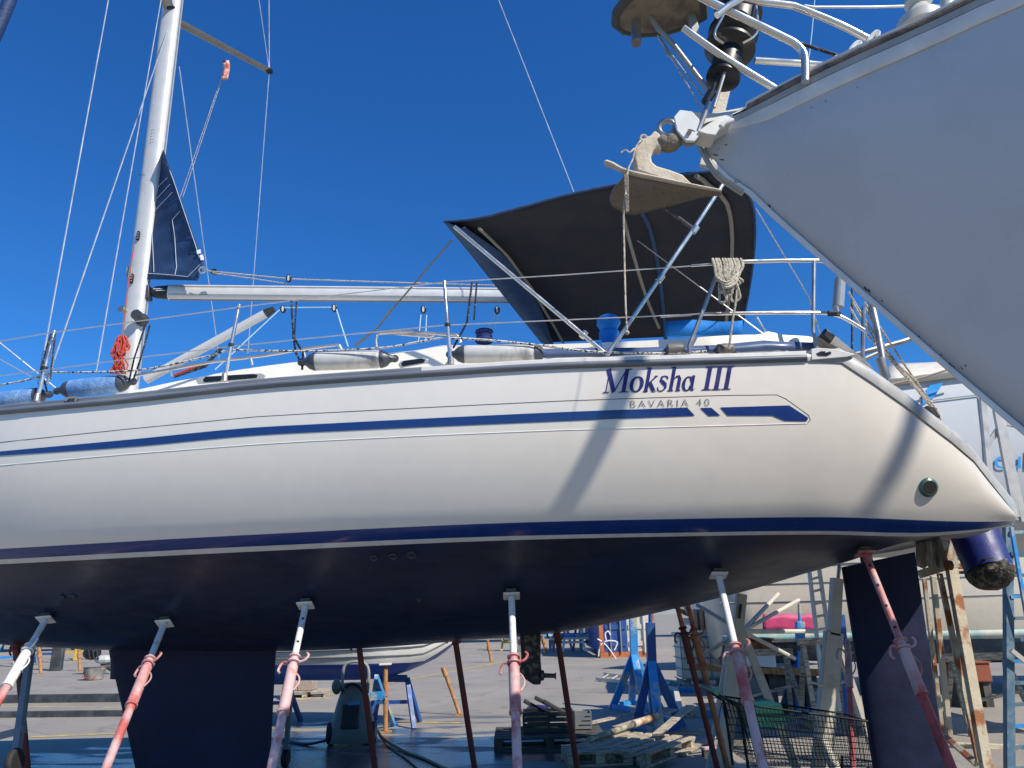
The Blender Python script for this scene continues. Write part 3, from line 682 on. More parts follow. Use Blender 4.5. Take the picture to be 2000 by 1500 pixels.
cord([(822, 615), (817, 670)], 7.25, .006, m_=RIG); cord([(833, 615), (831, 668)], 7.2, .006, m_=RIG); cord([(967, 615), (950, 650)], 7.1, .006, m_=RIG); cord([(975, 615), (960, 650)], 7.1, .006, m_=RIG)
cord([(546, 605), (420, 722)], 7.4, .006, m_=RIG)
# sail
sa, sb, sc_, sd_, se_ = (319, 292), (284, 545), (385, 548), (401, 527), (392, 500)
def sailpt(u, v):
    L_ = lerp(Vector(sa), Vector(sb), v); Rr = lerp(Vector(sa), Vector((398, 515)), min(1, v/.92)) if v < .92 else lerp(Vector((398, 515)), Vector((386, 548)), (v-.92)/.08)
    q = lerp(L_, Rr, u); return at(q.x, q.y, YM-.04-.22*u+.05*math.sin(v*9+u*2)*u*(1-u)*2+.012*math.sin(v*42+u*5)*u)
sl_ = MB().grid([[sailpt(i/14, .005+j/44*.995) for i in range(15)] for j in range(45)]).build('mainsail_clew', SAILB, YT, solid=.006)
def sstitch(pts): 
    P = []
    for (x0, y0), (x1, y1) in zip(pts, pts[1:]): P += [(lerp(x0, x1, k/6), lerp(y0, y1, k/6)) for k in range(7)]
    def uv(x, y):
        v = (y-292)/(547-292); l = lerp(319, 284, v); r_ = lerp(319, 398, min(1, v/.9)); return min(.97, max(.03, (x-l)/(r_-l))), min(.99, v)
    MB().tube([sailpt(*uv(*p))+Vector((0, -.012, 0)) for p in P], .0035, 5).build('stitching', STITCH, sl_)
for q in ([(327, 320), (365, 425), (392, 515)], [(298, 460), (302, 535)], [(338, 435), (343, 470), (347, 540)], [(352, 420), (338, 435)], [(308, 368), (328, 350)], [(306, 391), (333, 364)], [(303, 414), (338, 380)], [(290, 537), (375, 543), (392, 528)]): sstitch(q)
MB().torus(at(395, 527, 7.42), (0, 1, 0), .035, .010).build('clew_ring', INOX, sl_)
box_px([(384, 489), (391, 487), (392, 494), (385, 496)], 7.42, .01, 'sail_tag', PLWH, sl_, 0); box_px([(390, 498), (396, 497), (398, 507), (392, 508)], 7.42, .01, 'sail_tag', PLWH, sl_, 0)
# spreaders and rigging
def blade(p0, p1, w0, w1, th, name, m_, par, updir=(0, 0, 1)):
    d = (p1-p0).normalized(); h = d.cross(Vector(updir)).normalized(); u = Vector(updir); n = 10; rows = []
    for p, w_ in ((p0, w0), (p1, w1)): rows.append([p+h*w_/2*math.cos(2*math.pi*k/n)+u*th/2*math.sin(2*math.pi*k/n) for k in range(n)])
    return MB().grid(rows, closed=True).add(rows[0], [tuple(range(n))]).add(rows[1], [tuple(range(n))[::-1]]).build(name, m_, par)
sp_tip = at(526, 139, 8.65); blade(at(352, 46, 7.75), sp_tip, .15, .10, .035, 'spreader', ALUD, mast)
MB().ball(sp_tip, (.05, .06, .04)).build('spreader_cap', BLACK, mast)
nt_tip = at(296, -115, 6.9); blade(at(331, 22, 7.65), nt_tip, .13, .09, .035, 'spreader', ALUD, mast); MB().ball(at(333, 15, 7.62), (.06, .05, .04)).build('spreader_boot', BLACK, mast)
def wire(p0, p1, r=.005, name='shroud', m_=WIRE): return MB().tube([p0, p1], r, 6).build(name, m_, YT)
Yc = Ye(85, .15)
wire(at(212, -2, 6.75), at(84, 700, Yc), .0065); wire(at(212, -2, 6.75), nt_tip, .0065)
wire(at(327, 60, 7.6), at(95, 735, Yc), .0065); wire(at(325, -60, 7.6), at(188, 726, Yc+.25), .006)
MB().tube([at(86, 690, Yc), at(76, 750, Yc)], .013, 8).build('rigging_screw', INOX, YT); MB().tube([at(105, 700, Yc), at(92, 750, Yc)], .012, 8).build('rigging_screw', INOX, YT)
wire(at(525, -60, 8.6), sp_tip, .006); wire(sp_tip, at(484, 690, 9.0), .006); wire(at(500, -40, 8.4), sp_tip, .005); wire(at(350, 130, 7.8), at(428, 700, 8.8), .006)
wire(at(970, -10, 7.2), at(1122, 378, 6.9), .006, 'backstay'); wire(at(1122, 378, 6.9), pl(.9, .5, 3.25), .006, 'backstay')
wire(at(0, 702, Ye(0, .3)+.1), at(60, 735, Ye(60, .3)), .005, 'lower_shroud'); wire(mtop, pl(11.8, 0, SEC[11.9][1]), .012, 'forestay'); wire(at(-12, 660, 6.4), at(118, 765, 6.5), .006)
for dx in (0, 5): wire(at(444+dx*.4, 118, 8.3), at(352+dx, 385, 8.5), .004, 'flag_halyard', ROPEW)
fl = MB().grid([[at(x+math.sin(j)*2, y, 8.28+.02*math.sin(i*2+j)) for i, x in enumerate((434, 438, 443, 447))] for j, y in enumerate((118, 126, 134, 142, 150, 156))]).build('faded_courtesy_flag', mat('flag_faded', (.60, .42, .36), .9, col2=(.65, .1, .06), scale=14), YT, solid=.004)

# ---------------- bimini
NE = [(868, 433, 5.65), (930, 428, 5.64), (1020, 405, 5.62), (1121, 378, 5.6), (1260, 351, 5.55), (1405, 332, 5.5)]
FE = [(1058, 669, 8.1), (1150, 665, 8.1), (1250, 660, 8.1), (1350, 655, 8.1), (1448, 645, 8.0)]
FWD = [(868, 433, 5.65), (915, 490, 6.3), (965, 553, 6.9), (1012, 612, 7.5), (1058, 669, 8.1)]
AFT = [(1405, 331, 5.5), (1464, 385, 5.95), (1475, 455, 6.6), (1466, 550, 7.3), (1448, 645, 8.0)]
def even(P, n=24):
    L_ = [0]
    for a, b in zip(P, P[1:]): L_.append(L_[-1]+(b-a).length)
    out = []
    for i in range(n+1):
        q = L_[-1]*i/n; k = max(j for j in range(len(P)-1) if L_[j] <= q+1e-9); out.append(lerp(P[k], P[k+1], min(1, (q-L_[k])/(L_[k+1]-L_[k]))))
    return out
fN, fF, fW, fA = [even(smoothpts([at(*p) for p in q], 6)) for q in (NE, FE, FWD, AFT)]
def bim(i, j, n=24):
    u, v = i/n, j/n
    p = (1-v)*fN[i]+v*fF[i]+(1-u)*fW[j]+u*fA[j]-((1-u)*(1-v)*fN[0]+u*(1-v)*fN[n]+(1-u)*v*fF[0]+u*v*fF[n])
    e_ = math.sin(math.pi*v)*math.sin(math.pi*u)**.4
    z = .10*e_+.012*math.sin(v*23+u*9)*e_+.010*math.sin(u*31+v*6)*e_
    if u > .8: z += .016*math.sin(v*60+u*20)*(u-.8)*5
    return p+Vector((0, 0, z))
BIM = MB().grid([[bim(i, j) for j in range(25)] for i in range(25)]).build('bimini_canopy', CANV, YT, solid=.006)
MB().tube([p+Vector((0, 0, .003)) for p in fN], .012, 8).build('canopy_hem', SAILB, BIM); MB().tube(fA, .012, 8).build('canopy_hem', SAILB, BIM)
# forward valance, lit navy strip
rows = []
for j in range(25):
    a = fW[j]; b = bim(3, j)+Vector((.0, 0, -.06)); g = math.sin(math.pi*min(1, j/24+.02))
    rows.append([a+Vector((-.01, -.01, 0)), lerp(a, b, .5)+Vector((0, 0, -.05)), lerp(a, b, .55+.45*g)+Vector((0, 0, -.03))])
MB().grid(rows).build('canopy_front_valance', SAILB, BIM, solid=.005)
def bow(ii, r, m_, dz, nm): return MB().tube([bim(ii, j)+Vector((0, 0, dz)) for j in range(25)], r, 8).build(nm, m_, BIM)
bow(15, .022, SAILB, -.02, 'frame_sleeve'); bow(3, .013, WEB, -.095, 'zip_seam'); 
bow(22, .020, WEB, -.03, 'frame_bow')
T([(1218, 425, 5.9), (1232, 480, 6.3), (1262, 580, 7.2), (1287, 640, 7.9)], 0, .016, 'frame_bow', WEB, n=8, sm=4)
def leg(pts, r, nm='canopy_frame_tube', m_=INOX): return MB().tube([at(*p) for p in pts], r, 12).build(nm, m_, BIM)
leg([(888, 443, 5.6), (1182, 690, 5.35)], .0165); leg([(1417, 352, 5.45), (1356, 445, 5.4), (1185, 694, 5.3)], .0165); leg([(1285, 396, 6.1), (1357, 449, 5.45)], .0165)
for (x, y, Y) in ((1357, 450, 5.4), (1290, 545, 5.35), (1140, 655, 5.4)): leg([(x-4, y+4, Y), (x+4, y-7, Y)], .025, 'tube_clamp')
T([(1478, 620, 7), (1495, 650, 7)], 7, .013, 'canopy_frame_tube', INOX, BIM)
# strap from canopy to deck
st_ = MB(); P = [at(*p) for p in ((884, 468, 5.62), (830, 530, 5.8), (770, 600, 6.0), (765, 603, 6.0))]; st_.tube(P, .010, 6, flat=.5)
st_.build('canopy_strap', WEB, BIM); MB().tube([at(768, 600, 6.0), at(738, 640, 6.05), at(693, 676, 6.1)], [.02, .012, .02], 6, flat=.4).build('canopy_strap', WEB, BIM)
T([(1477, 408, 6.2), (1490, 430, 6.3), (1580, 580, 7.5), (1604, 660, 8)], 7, .006, 'canopy_guy', ROPEW, BIM)
# winches under cloth covers, blue lee cloth, lines
def winch(c, r, h, m_, name):
    pr = [(0, 1.0), (.12, 1.08), (.3, .92), (.5, .98), (.56, .80), (.64, .86), (.75, 1.06), (.9, .98), (.97, .7), (1, .3)]
    mb = MB(); n = 20; rows = []
    for t, q in pr:
        rows.append([c+Vector(((r*q*(1+.06*math.sin(5*k+t*9)))*math.cos(2*math.pi*k/n), r*q*math.sin(2*math.pi*k/n), h*t)) for k in range(n)])
    mb.grid(rows, closed=True).add(rows[-1], [tuple(range(n))]); return mb.build(name, m_, YT)
winch(at(1192, 686, 5.75), .088, .31, CLOTHB, 'winch_cover'); winch(at(946, 668, 6.3), .075, .12, mat('cover_navy', (.004, .02, .12), .8, bump=.5, bscale=20), 'winch_cover')
T([(1170, 668, 5.6), (1172, 695, 5.55)], 5.6, .022, 'winch_cover_tail', CLOTHB)
MB().grid([[at(x, y+2*math.sin(x*.05), 7.0+.03*math.sin(x*.06)) for y in (627, 640, 656)] for x in range(1300, 1451, 10)]).build('blue_lee_cloth', CLOTHB, YT, solid=.02)
# jackline braided rope along the deck
W([(-20, 756), (40, 745), (100, 730)], 'jackline', ROPEF, .008, .12)
W([(100, 727), (180, 727), (280, 722), (380, 702), (446, 684)], 'jackline', ROPEF, .008, .12, sm=3); W([(446, 683), (600, 686), (740, 680), (800, 671), (870, 658)], 'jackline', ROPEF, .008, .12, sm=3)
W([(875, 660), (950, 664), (1060, 675), (1160, 687), (1300, 690), (1380, 686)], 'jackline', ROPEF, .009, .14, sm=3)
# bathing-platform rope bundle at the quarter, steps tube
for k, pts in enumerate((((1657, 570), (1700, 640), (1760, 720), (1833, 810)), ((1665, 590), (1720, 680), (1790, 760), (1838, 820)), ((1688, 590), (1745, 680), (1800, 760), (1836, 812)), ((1690, 600), (1735, 690), (1775, 740), (1830, 800)), ((1660, 600), (1690, 650), (1740, 700), (1790, 745)))):
    T([(x, y, 5.7-.0*k) for x, y in pts], 5.7, .0085, 'tender_tackle', ROPEW, sm=4)
T([(1640, 700, 6.3), (1700, 684, 6.3), (1760, 668, 6.3), (1800, 655, 6.3)], 6.3, .022, 'stern_rail', INOXD); T([(1690, 700, 6.3), (1730, 683, 6.3)], 6.3, .018, 'stern_rail', INOXD)
box_px([(1810, 792), (1825, 795), (1838, 815), (1824, 812)], 5.65, .05, 'rope_cleat', RUB)
for s_, e_ in (((1940, 942), (1955, 1006)),): pass

# ================================================================== things on the yacht
def fender(p0, p1, r, body, label, ends, ropes, grp):
    root = thing('fender', label, 'fender', (p0+p1)/2-Vector((0, 0, r)), grp)
    f = MB().lathe(p0, p1, [(0, r*.25), (.02, r*.62), (.06, r*.88), (.12, r), (.5, r*1.02), (.86, r), (.93, r*.88), (.98, r*.6), (1, r*.25)], 28).build('fender_body', body, root, sharp=0)
    d = (p1-p0).normalized()
    for e_, sg in ((p0, -1), (p1, 1)):
        MB().lathe(e_-d*sg*.055, e_+d*sg*.07, [(0, r*1.0), (.12, r*.99), (.4, r*.80), (.62, r*.42), (1, r*.26)], 20).build('fender_end', ends, root)
        MB().torus(e_+d*sg*.055, Vector((0, 1, 0)), .020, .012, 12).build('fender_eye', ends, root)
    for pts, rr in ropes: MB().tube([at(*q) for q in pts], rr, 6).build('fender_rope', ROPEB, root)
    return root
G1 = 'fenders lying along the side deck'
Ya = Ye(670, .20); fender(at(603, 707, Ya), at(757, 701, Ya), .070, FENG, 'grey fender between two stanchions in front of the cabin window', FEND,
    [([(569, 588, Yn(569)), (573, 660, Yn(573)), (578, 690, Ya), (592, 715, Ya)], .008), ([(579, 590, Yn(579)), (575, 660, Yn(573))], .007), ([(576, 662, Yn(576)), (592, 690, Ya), (590, 722, Ya)], .009)], G1)
Ya = Ye(970, .20); fender(at(893, 692, Ya), at(1058, 690, Ya), .068, FENG, 'grey fender beside the middle stanchion, next to the blue covered winch', FEND,
    [([(922, 551, Yn(922)), (912, 630, Yn(912)), (885, 680, Ya)], .008), ([(931, 552, Yn(931)), (926, 625, Yn(926))], .007)], G1)
Ya = Ye(180, .16); fender(at(125, 762, Ya), at(247, 747, Ya), .072, FENB, 'faded blue fleece-covered fender lying below the red rope coil at the mast', FEND,
    [([(285, 632, Yn(285)), (262, 700, Yn(262)), (252, 745, Ya)], .008), ([(293, 634, Yn(293)), (275, 700, Yn(275)), (258, 748, Ya)], .008)], G1)
Ya = Ye(30, .16); fender(at(-45, 787, Ya), at(84, 772, Ya), .068, FENB, 'faded blue fleece-covered fender cut off by the left edge of the picture', FEND,
    [([(100, 650, Yn(100)), (80, 720, Yn(80)), (92, 765, Ya)], .008), ([(108, 652, Yn(108)), (98, 740, Yn(95))], .007)], G1)
# red rope coil on mast, cream coil on pushpit
rc = MB()
for k in range(15):
    a, b = (k-7)*1.5+random.uniform(-2, 2), (7-k)*1.6+random.uniform(-3, 3)
    P = smoothpts([at(238+a*.4, 655+random.random()*20, YM-.18), at(229+a, 690, YM-.2-.02*random.random()), at(226+b, 728, YM-.2), at(234+b, 712, YM-.22), at(240+a, 680, YM-.22), at(240+a*.4, 656, YM-.18)], 5); P = [p+Vector((0, random.uniform(-.03, .03), 0)) for p in P]; rc.tube(P, .0075, 6)
rc.tube(smoothpts([at(240, 660, YM-.2), at(250, 560, YM-.16), at(262, 480, YM-.13)], 4), .006, 6)
tag(rc.build('rope_coil', ROPER), 'red rope coil hanging at the foot of the yacht mast', 'rope')
rc = MB(); Yp = Ye(1420, .09)-.05
for k in range(13):
    x = 1394+k*4.4+random.uniform(-2, 2); w_ = 8+random.uniform(0, 6); bt = 560+random.uniform(-10, 38)-abs(k-6)*3
    rc.tube(smoothpts([at(x, 514, Yp+.05), at(x-2, 506, Yp), at(x+2, 520, Yp-.03), at(lerp(x, 1420, .25), 540, Yp-.04), at(lerp(x, 1420, .35)+w_, bt, Yp-.03), at(lerp(x, 1420, .4)-w_*.3, bt+4, Yp-.01), at(lerp(x, 1420, .3), 545, Yp), at(x+3, 512, Yp+.05)], 5), .0105, 6)
for k in range(3): rc.tube(smoothpts([at(1398+6*k, 540+4*k, Yp-.05), at(1418, 552+5*k, Yp-.08), at(1436, 540+6*k, Yp-.06), at(1444, 530, Yp-.02)], 4), .011, 6)
rc.tube(smoothpts([at(1440, 520, Yp-.03), at(1438, 580, Yp-.03), at(1430, 630, Yp), at(1424, 682, Yp+.05)], 4), .009, 6)
tag(rc.build('rope_coil', ROPEW), 'cream mooring rope coil hung over the stern rail of the yacht', 'rope')

# ================================================================== BIG BOW on the right
BB = thing('neighbour_yacht', 'white yacht bow with grey toe rail and anchor looming over the right side', 'sailing yacht', (4, 2, 0))
def Ycl(X): return 3.12-.17*(X-.9)
stem_px = [(1362, 262), (1372, 290), (1400, 338), (1455, 374), (1500, 417), (1600, 506), (1750, 636), (1875, 745), (2000, 850)]
def on_cl(px, py):
    d = ray(px, py); k = d.x/d.y; Y = (3.12+.153)/(1+.17*k); return at(px, py, Y)
stem = [on_cl(*p) for p in stem_px]
e0 = (stem[-1]-stem[-2]).normalized()
stem += [stem[-1]+e0*.35+Vector((0, 0, -.02)), stem[-1]+Vector((1.0, -.17, -.75)), stem[-1]+Vector((2.2, -.37, -1.1)), stem[-1]+Vector((4.0, -.68, -1.25)), stem[-1]+Vector((5.5, -.9, -1.1)), stem[-1]+Vector((7.0, -1.19, -.2))]
edge_px = [(1362, 258), (1380, 250), (1429, 237), (1495, 204), (1570, 165), (1660, 122), (1750, 82), (1860, 32), (1990, -28)]
def on_edge(px, py, z): return atz(px, py, z)
zed = [stem[0].z, stem[0].z+.0, stem[0].z+.01, stem[0].z+.02, stem[0].z+.03, stem[0].z+.04, stem[0].z+.05, stem[0].z+.07, stem[0].z+.09]
edg = [stem[0]+Vector((0, -.002, .004))]+[on_edge(p[0], p[1], z) for p, z in zip(edge_px[1:], zed[1:])]
cdir = Vector((1, -.17, 0)).normalized(); cn = Vector((-.17, -1, 0)).normalized()
pE = edg[-1]
for t, o_ in ((.45, .17), (1.1, .36), (2.0, .56), (3.2, .72), (5, .80), (7, .7)): edg.append(pE+cdir*t+cn*o_+Vector((0, 0, .03*t)))
def resample(P, n):
    L_ = [0]
    for a, b in zip(P, P[1:]): L_.append(L_[-1]+(b-a).length)
    out = []
    for i in range(n):
        q = L_[-1]*(i/(n-1))**1.3; k = max(j for j in range(len(P)-1) if L_[j] <= q+1e-9); out.append(lerp(P[k], P[k+1], min(1, (q-L_[k])/(L_[k+1]-L_[k]))))
    return out
NS = 46; eS, sS = resample(smoothpts(edg, 4), NS), resample(smoothpts(stem, 4), NS)
for i in range(NS): pass
def mirr(p):
    base = Vector((.9, 3.12, 0)); d = Vector((p.x, p.y, 0))-base; nn_ = d.dot(cn); q = p-cn*2*nn_; return q
rows = []
for i in range(NS):
    a, b = eS[i], sS[i]; r_ = []
    for k in range(11):
        t = k/10; p = lerp(a, b, t); full = min(1, i/18); wdt = (a-b).dot(cn)
        out = max(0, wdt)*(.16+.35*max(0, (i-20)/25))*math.sin(math.pi*t**.9)
        r_.append(p+cn*out)
    rows.append(r_+[mirr(p) for p in r_[-2::-1]])
bh = MB().grid(rows); bh.add(rows[-1], [tuple(range(21))])
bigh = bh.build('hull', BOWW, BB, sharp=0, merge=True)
MB().grid([[eS[i]+Vector((0, 0, .03)), lerp(eS[i], mirr(eS[i]), .5)+Vector((0, 0, .10)), mirr(eS[i])+Vector((0, 0, .03))] for i in range(NS)]).build('deck', DECKW, BB)
# toe rail: aluminium foot, dark timber, pale cap
def bigrail(offs, nm, m_, i0=3):
    for sgn in (0, 1):
        rws = []
        for i in range(i0, NS):
            tp_ = min(1, .25+(i-1)*.25) if i0 == 1 else 1
            r_ = [eS[i]+cn*o_+Vector((0, 0, h*tp_)) for o_, h in offs]; rws.append([mirr(p) for p in r_] if sgn else r_)
        k = len(offs); MB().grid(rws, closed=True).add(rws[0], [tuple(range(k))]).build(nm, m_, BB, sharp=50)
bigrail([(-.005, -.02), (.012, -.018), (.014, .012), (-.005, .014)], 'rail_foot', mat('rail_foot_grey', (.34, .34, .32), .5), 2)
bigrail([(-.02, .014), (.020, .014), (.026, .030), (.020, .040), (-.02, .040)], 'timber_rub_rail', TEAK, 3)
bigrail([(-.035, .040), (.012, .040), (.014, .055), (0, .062), (-.035, .062)], 'rail_cap', RAILW, 3)
STR = mat('topside_strip', (.62, .62, .60), .4, col2=(.50, .49, .45), scale=4, lo=.55, hi=.75)
bigrail([(-.004, -.020), (.010, -.021), (.011, -.075), (.003, -.088), (-.004, -.088)], 'skylit_flange', STR, 1)  # paler colour stands in for skylight on the upper topside band
MB().tube([q+Vector((.004, -.016, -.002)) for q in sS[2:30]], .009, 8, flat=1.5).build('stem_moulding', STR, BB)
# stem strip
stp = MB(); P = [s_+Vector((-.006, -.004, -.006)) for s_ in smoothpts([on_cl(*p) for p in [(1363, 268), (1373, 292), (1400, 337), (1430, 360), (1453, 375)]], 4)]
stp.tube(P, .013, 8, flat=1.6); stp.build('stem_band', mat('band_grey', (.34, .33, .30), .45, .3), BB)
for x, y in ((1440, 359),): MB().ball(on_cl(x, y)+Vector((-.01, -.02, 0)), .010).build('stem_bolt', INOXD, BB)
# scuffs on the hull as chips of paint
bb2 = MB(); bb2.grid(rows); BV2 = BVHTree.FromPolygons(bb2.v, bb2.f)
def hit2(px, py, off=.002):
    d = ray(px, py).normalized(); loc, no, i, di = BV2.ray_cast(Vector((0, 0, EYE)), d)
    if loc is None: return on_cl(px, py)
    return loc+(no if no.dot(d) < 0 else -no)*off
ch = MB()
for (x, y, w_, h) in ((1393, 279, 6, 1.6), (1418, 283, 5, 1.4), (1404, 291, 3, 1.5), (1398, 303, 8, 2.2), (1410, 312, 7, 2), (1585, 210, 2, 1.2), (1613, 198, 2.5, 1.2), (1675, 171, 2, 1), (1503, 402, 4, 3), (1546, 449, 4.5, 3.2), (1691, 564, 8, 3), (1697, 568, 5, 3), (1723, 588, 2.5, 2), (1795, 657, 3, 1.4), (1838, 693, 2.5, 2), (1842, 702, 2, 2), (1856, 712, 6, 1.4), (1862, 716, 5, 1.2), (1878, 719, 5, 1.1), (1886, 714, 3, 2), (1817, 675, 2, 1)):
    w_ *= .8; h *= .6; a0 = .75 if x > 1500 else .1
    P = [hit2(x+w_*math.cos(a)*random.uniform(.7, 1.1)*math.cos(a0)-h*math.sin(a)*math.sin(a0), y+w_*math.cos(a)*math.sin(a0)+h*math.sin(a)*random.uniform(.6, 1.2)) for a in [2*math.pi*k/9 for k in range(9)]]
    ch.add(P, [tuple(range(9))])
stuff(ch.build('paint_chips', SCRUB, BB, sharp=0))
# rail end fitting + stem head
YB = 3.02
def TB(pts, Y, r, name, m_, par=None, n=12, sm=0): return T(pts, Y, r, name, m_, par or BB, n, sm)
box_px([(1363, 256), (1385, 240), (1412, 226), (1432, 222), (1430, 236), (1408, 248), (1398, 264), (1380, 262)], YB-.07, .10, 'stem_head', mat('stem_head_cream', (.64, .63, .58), .5), BB)
TB([(1408, 248), (1416, 240), (1432, 236)], 2.88, .013, 'rail_end_fitting', RAILW)
# anchor roller
rl = box_px([(1316, 228), (1328, 214), (1352, 217), (1366, 232), (1368, 262), (1357, 276), (1340, 275), (1322, 255)], 2.96, .015, 'roller_cheek', mat('cheek_white', (.62, .62, .60), .4), BB)
box_px([(1316, 228), (1328, 214), (1352, 217), (1400, 222), (1410, 255), (1357, 276), (1340, 275), (1322, 255)], 3.10, .015, 'roller_cheek', mat('cheek_white', 0), BB)
MB().tube([at(1347, 257, 2.945), at(1347, 257, 3.12)], .010, 10).build('roller_pin', INOXD, BB); MB().tube([at(1345, 270, 2.98), at(1345, 270, 3.1)], .040, 18).build('bow_roller', GREYM, BB)
# forestay toggle bars, post, furler drum
TB([(1362, 258), (1385, 200)], 2.97, .013, 'forestay_plate', INOXD, n=8); TB([(1382, 205), (1403, 142)], 3.02, .010, 'forestay_plate', BLACK, n=8); TB([(1394, 210), (1415, 142)], 3.0, .009, 'forestay_plate', INOXD, n=8)
TB([(1378, 200), (1390, 180)], 3.0, .022, 'toggle', BLACK, n=8)
MB().beam(at(1420, 150, 3.5), at(1378, 326, 3.5), .065, .03, (0, 1, 0)).build('canvas_strip', mat('canvas_cream', (.62, .56, .46), .9, bump=.4), BB)
fd = at(1411, 158, 3.05); ft = at(1450, -10, 3.12); fax = (ft-fd)
fur = MB().lathe(fd, ft, [(0, .045), (.02, .080), (.07, .080), (.07, .068), (.28, .072), (.30, .070), (.34, .118), (.345, .122), (.37, .122), (.375, .095), (.46, .085), (.50, .118), (.52, .122), (.54, .122), (.55, .105), (.74, .108), (.76, .118), (.78, .118), (.79, .06), (1.0, .045)], 32).build('furler_drum', mat('drum_black', (.010, .010, .011), .42), BB, sharp=22)
for sx in (-1, 1): MB().tube(smoothpts([fd+fax*.27+Vector((.045*sx, -.09, 0)), fd+fax*.36+Vector((.10*sx, -.10, 0)), fd+fax*.55+Vector((.08*sx, -.115, 0)), fd+fax*.78+Vector((.055*sx, -.09, 0))], 4), .006, 6).build('furler_guard', INOX, fur)
# furled headsail above the drum
MB().tube([at(1478, 12, 3.25), at(1472, -6, 3.25)], [.035, .04], 10).build('blue_sail_bag', CLOTHB, BB)
def sunray(px, py, Y): p = hit(px, py); return p+SUN*((p.y-Y)/-SUN.y)
q1, q2 = sunray(1095, 1000, 1.95), sunray(1190, 705, 1.95); tl = (q2.x-q1.x)/(q2.z-q1.z)
MB().grid([[Vector((q1.x+tl*(z-q1.z)+.085*math.cos(2*math.pi*k/18), 1.95+.065*math.sin(2*math.pi*k/18), z)) for k in range(18)] for z in (3.7, 8, 13)], closed=True).build('mast', ALU, BB)
# bow platform plate
outl = [(1204, 52), (1206, 30), (1222, 8), (1250, -14), (1300, -34), (1366, -46), (1372, 8), (1374, 38), (1352, 50), (1300, 66), (1250, 70), (1220, 64)]
zp = at(1250, 40, 3.1).z
plat = MB().prism([atz(x, y, zp) for x, y in outl], (0, 0, .045)).build('bow_platform', [PLY], BB, bevel=.006)
MB().tube([atz(x, y, zp)+Vector((0, 0, .02)) for x, y in outl+outl[:2]], .026, 8).build('platform_rim', mat('rim_dark', (.07, .075, .075), .7, bump=.5), plat)
MB().tube([at(1242, 42, 3.08), at(1243, 84, 3.02)], [.024, .024], 14).build('platform_tube', INOXD, plat)
box_px([(1332, -10), (1348, -10), (1366, 52), (1360, 66), (1352, 62)], 3.06, .03, 'platform_bracket', ALUD, plat)
TB([(1262, 18), (1285, 55), (1316, 88), (1392, 188)], 3.08, .013, 'platform_strut', ALUD)
# pulpit
TB([(1350, -15), (1400, 10), (1520, 68), (1556, 88), (1572, 112), (1573, 160)], 2.78, .0185, 'pulpit_tube', INOX, sm=4)
TB([(1440, -5), (1480, 3), (1540, 10), (1562, 16), (1640, 48), (1706, 82)], 2.95, .0175, 'pulpit_tube', INOX, sm=4)
TB([(1474, 118), (1570, 124), (1645, 130)], 3.0, .0165, 'pulpit_tube', INOX); TB([(1335, 55), (1400, 102), (1440, 128), (1525, 180)], 2.98, .0175, 'pulpit_tube', INOX, sm=3)
TB([(1400, 30), (1425, 10), (1455, -8)], 2.75, .016, 'pulpit_tube', INOX); TB([(1500, 65), (1555, 82), (1654, 114)], 3.2, .009, 'headsail_sheet', ROPEB)
TB([(1615, 122), (1635, 108)], 3.0, .006, 'rail_stay', INOX); TB([(1575, 14), (1700, 14), (1900, 9)], 3.3, .007, 'guard_wire', WIRE); TB([(1570, 13), (1590, 16)], 3.3, .013, 'wire_fitting', INOX)
TB([(1592, -10), (1586, 60), (1578, 130)], 3.9, .0028, 'signal_halyard', RIG); TB([(1284, 68), (1372, 215)], 3.1, .0035, 'signal_halyard', ROPEW); TB([(1300, 90), (1378, 195)], 3.12, .0035, 'signal_halyard', ROPEW)
TB([(1288, 75), (1298, 90), (1305, 108)], 3.1, .010, 'shackle', INOXD, n=6)
# fairleads on the rail, deck vent
for (x, y) in ((1668, 100), (1704, 80)):
    MB().tube(smoothpts([at(x-14, y+16, 2.72), at(x-9, y+2, 2.72), at(x+2, y-12, 2.72), at(x+10, y-14, 2.72), at(x+6, y, 2.72)], 4), [.012]*17, 8, flat=1.5).build('rail_fairlead', RAILW, BB)
cv = at(1800, 58, 2.65); MB().lathe(cv, cv+Vector((.012, 0, .16)), [(0, .10), (.3, .09), (.5, .055), (.7, .04), (.85, .055), (1, .05)], 20).build('deck_vent', mat('vent_cream', (.5, .5, .44), .4), BB)
TB([(1852, -10), (1850, 22)], 2.8, .03, 'deck_vent_cowl', mat('vent_cream', 0))

q3, q4 = sunray(1705, 985, -.6), sunray(1785, 815, -.6); tl = (q4.x-q3.x)/(q4.z-q3.z); mz = thing('shadow_mast', 'unseen bare mast added beside the viewer to cast a shadow on the stern', 'mast', (q3.x-tl*q3.z, q3.y, 0))  # unseen mast added to throw a soft shadow band on the stern quarter
MB().tube([(q3.x-tl*q3.z, q3.y, 0), (q3.x+tl*6, q3.y, q3.z+6)], .07, 14).build('mast_tube', ALU, mz)
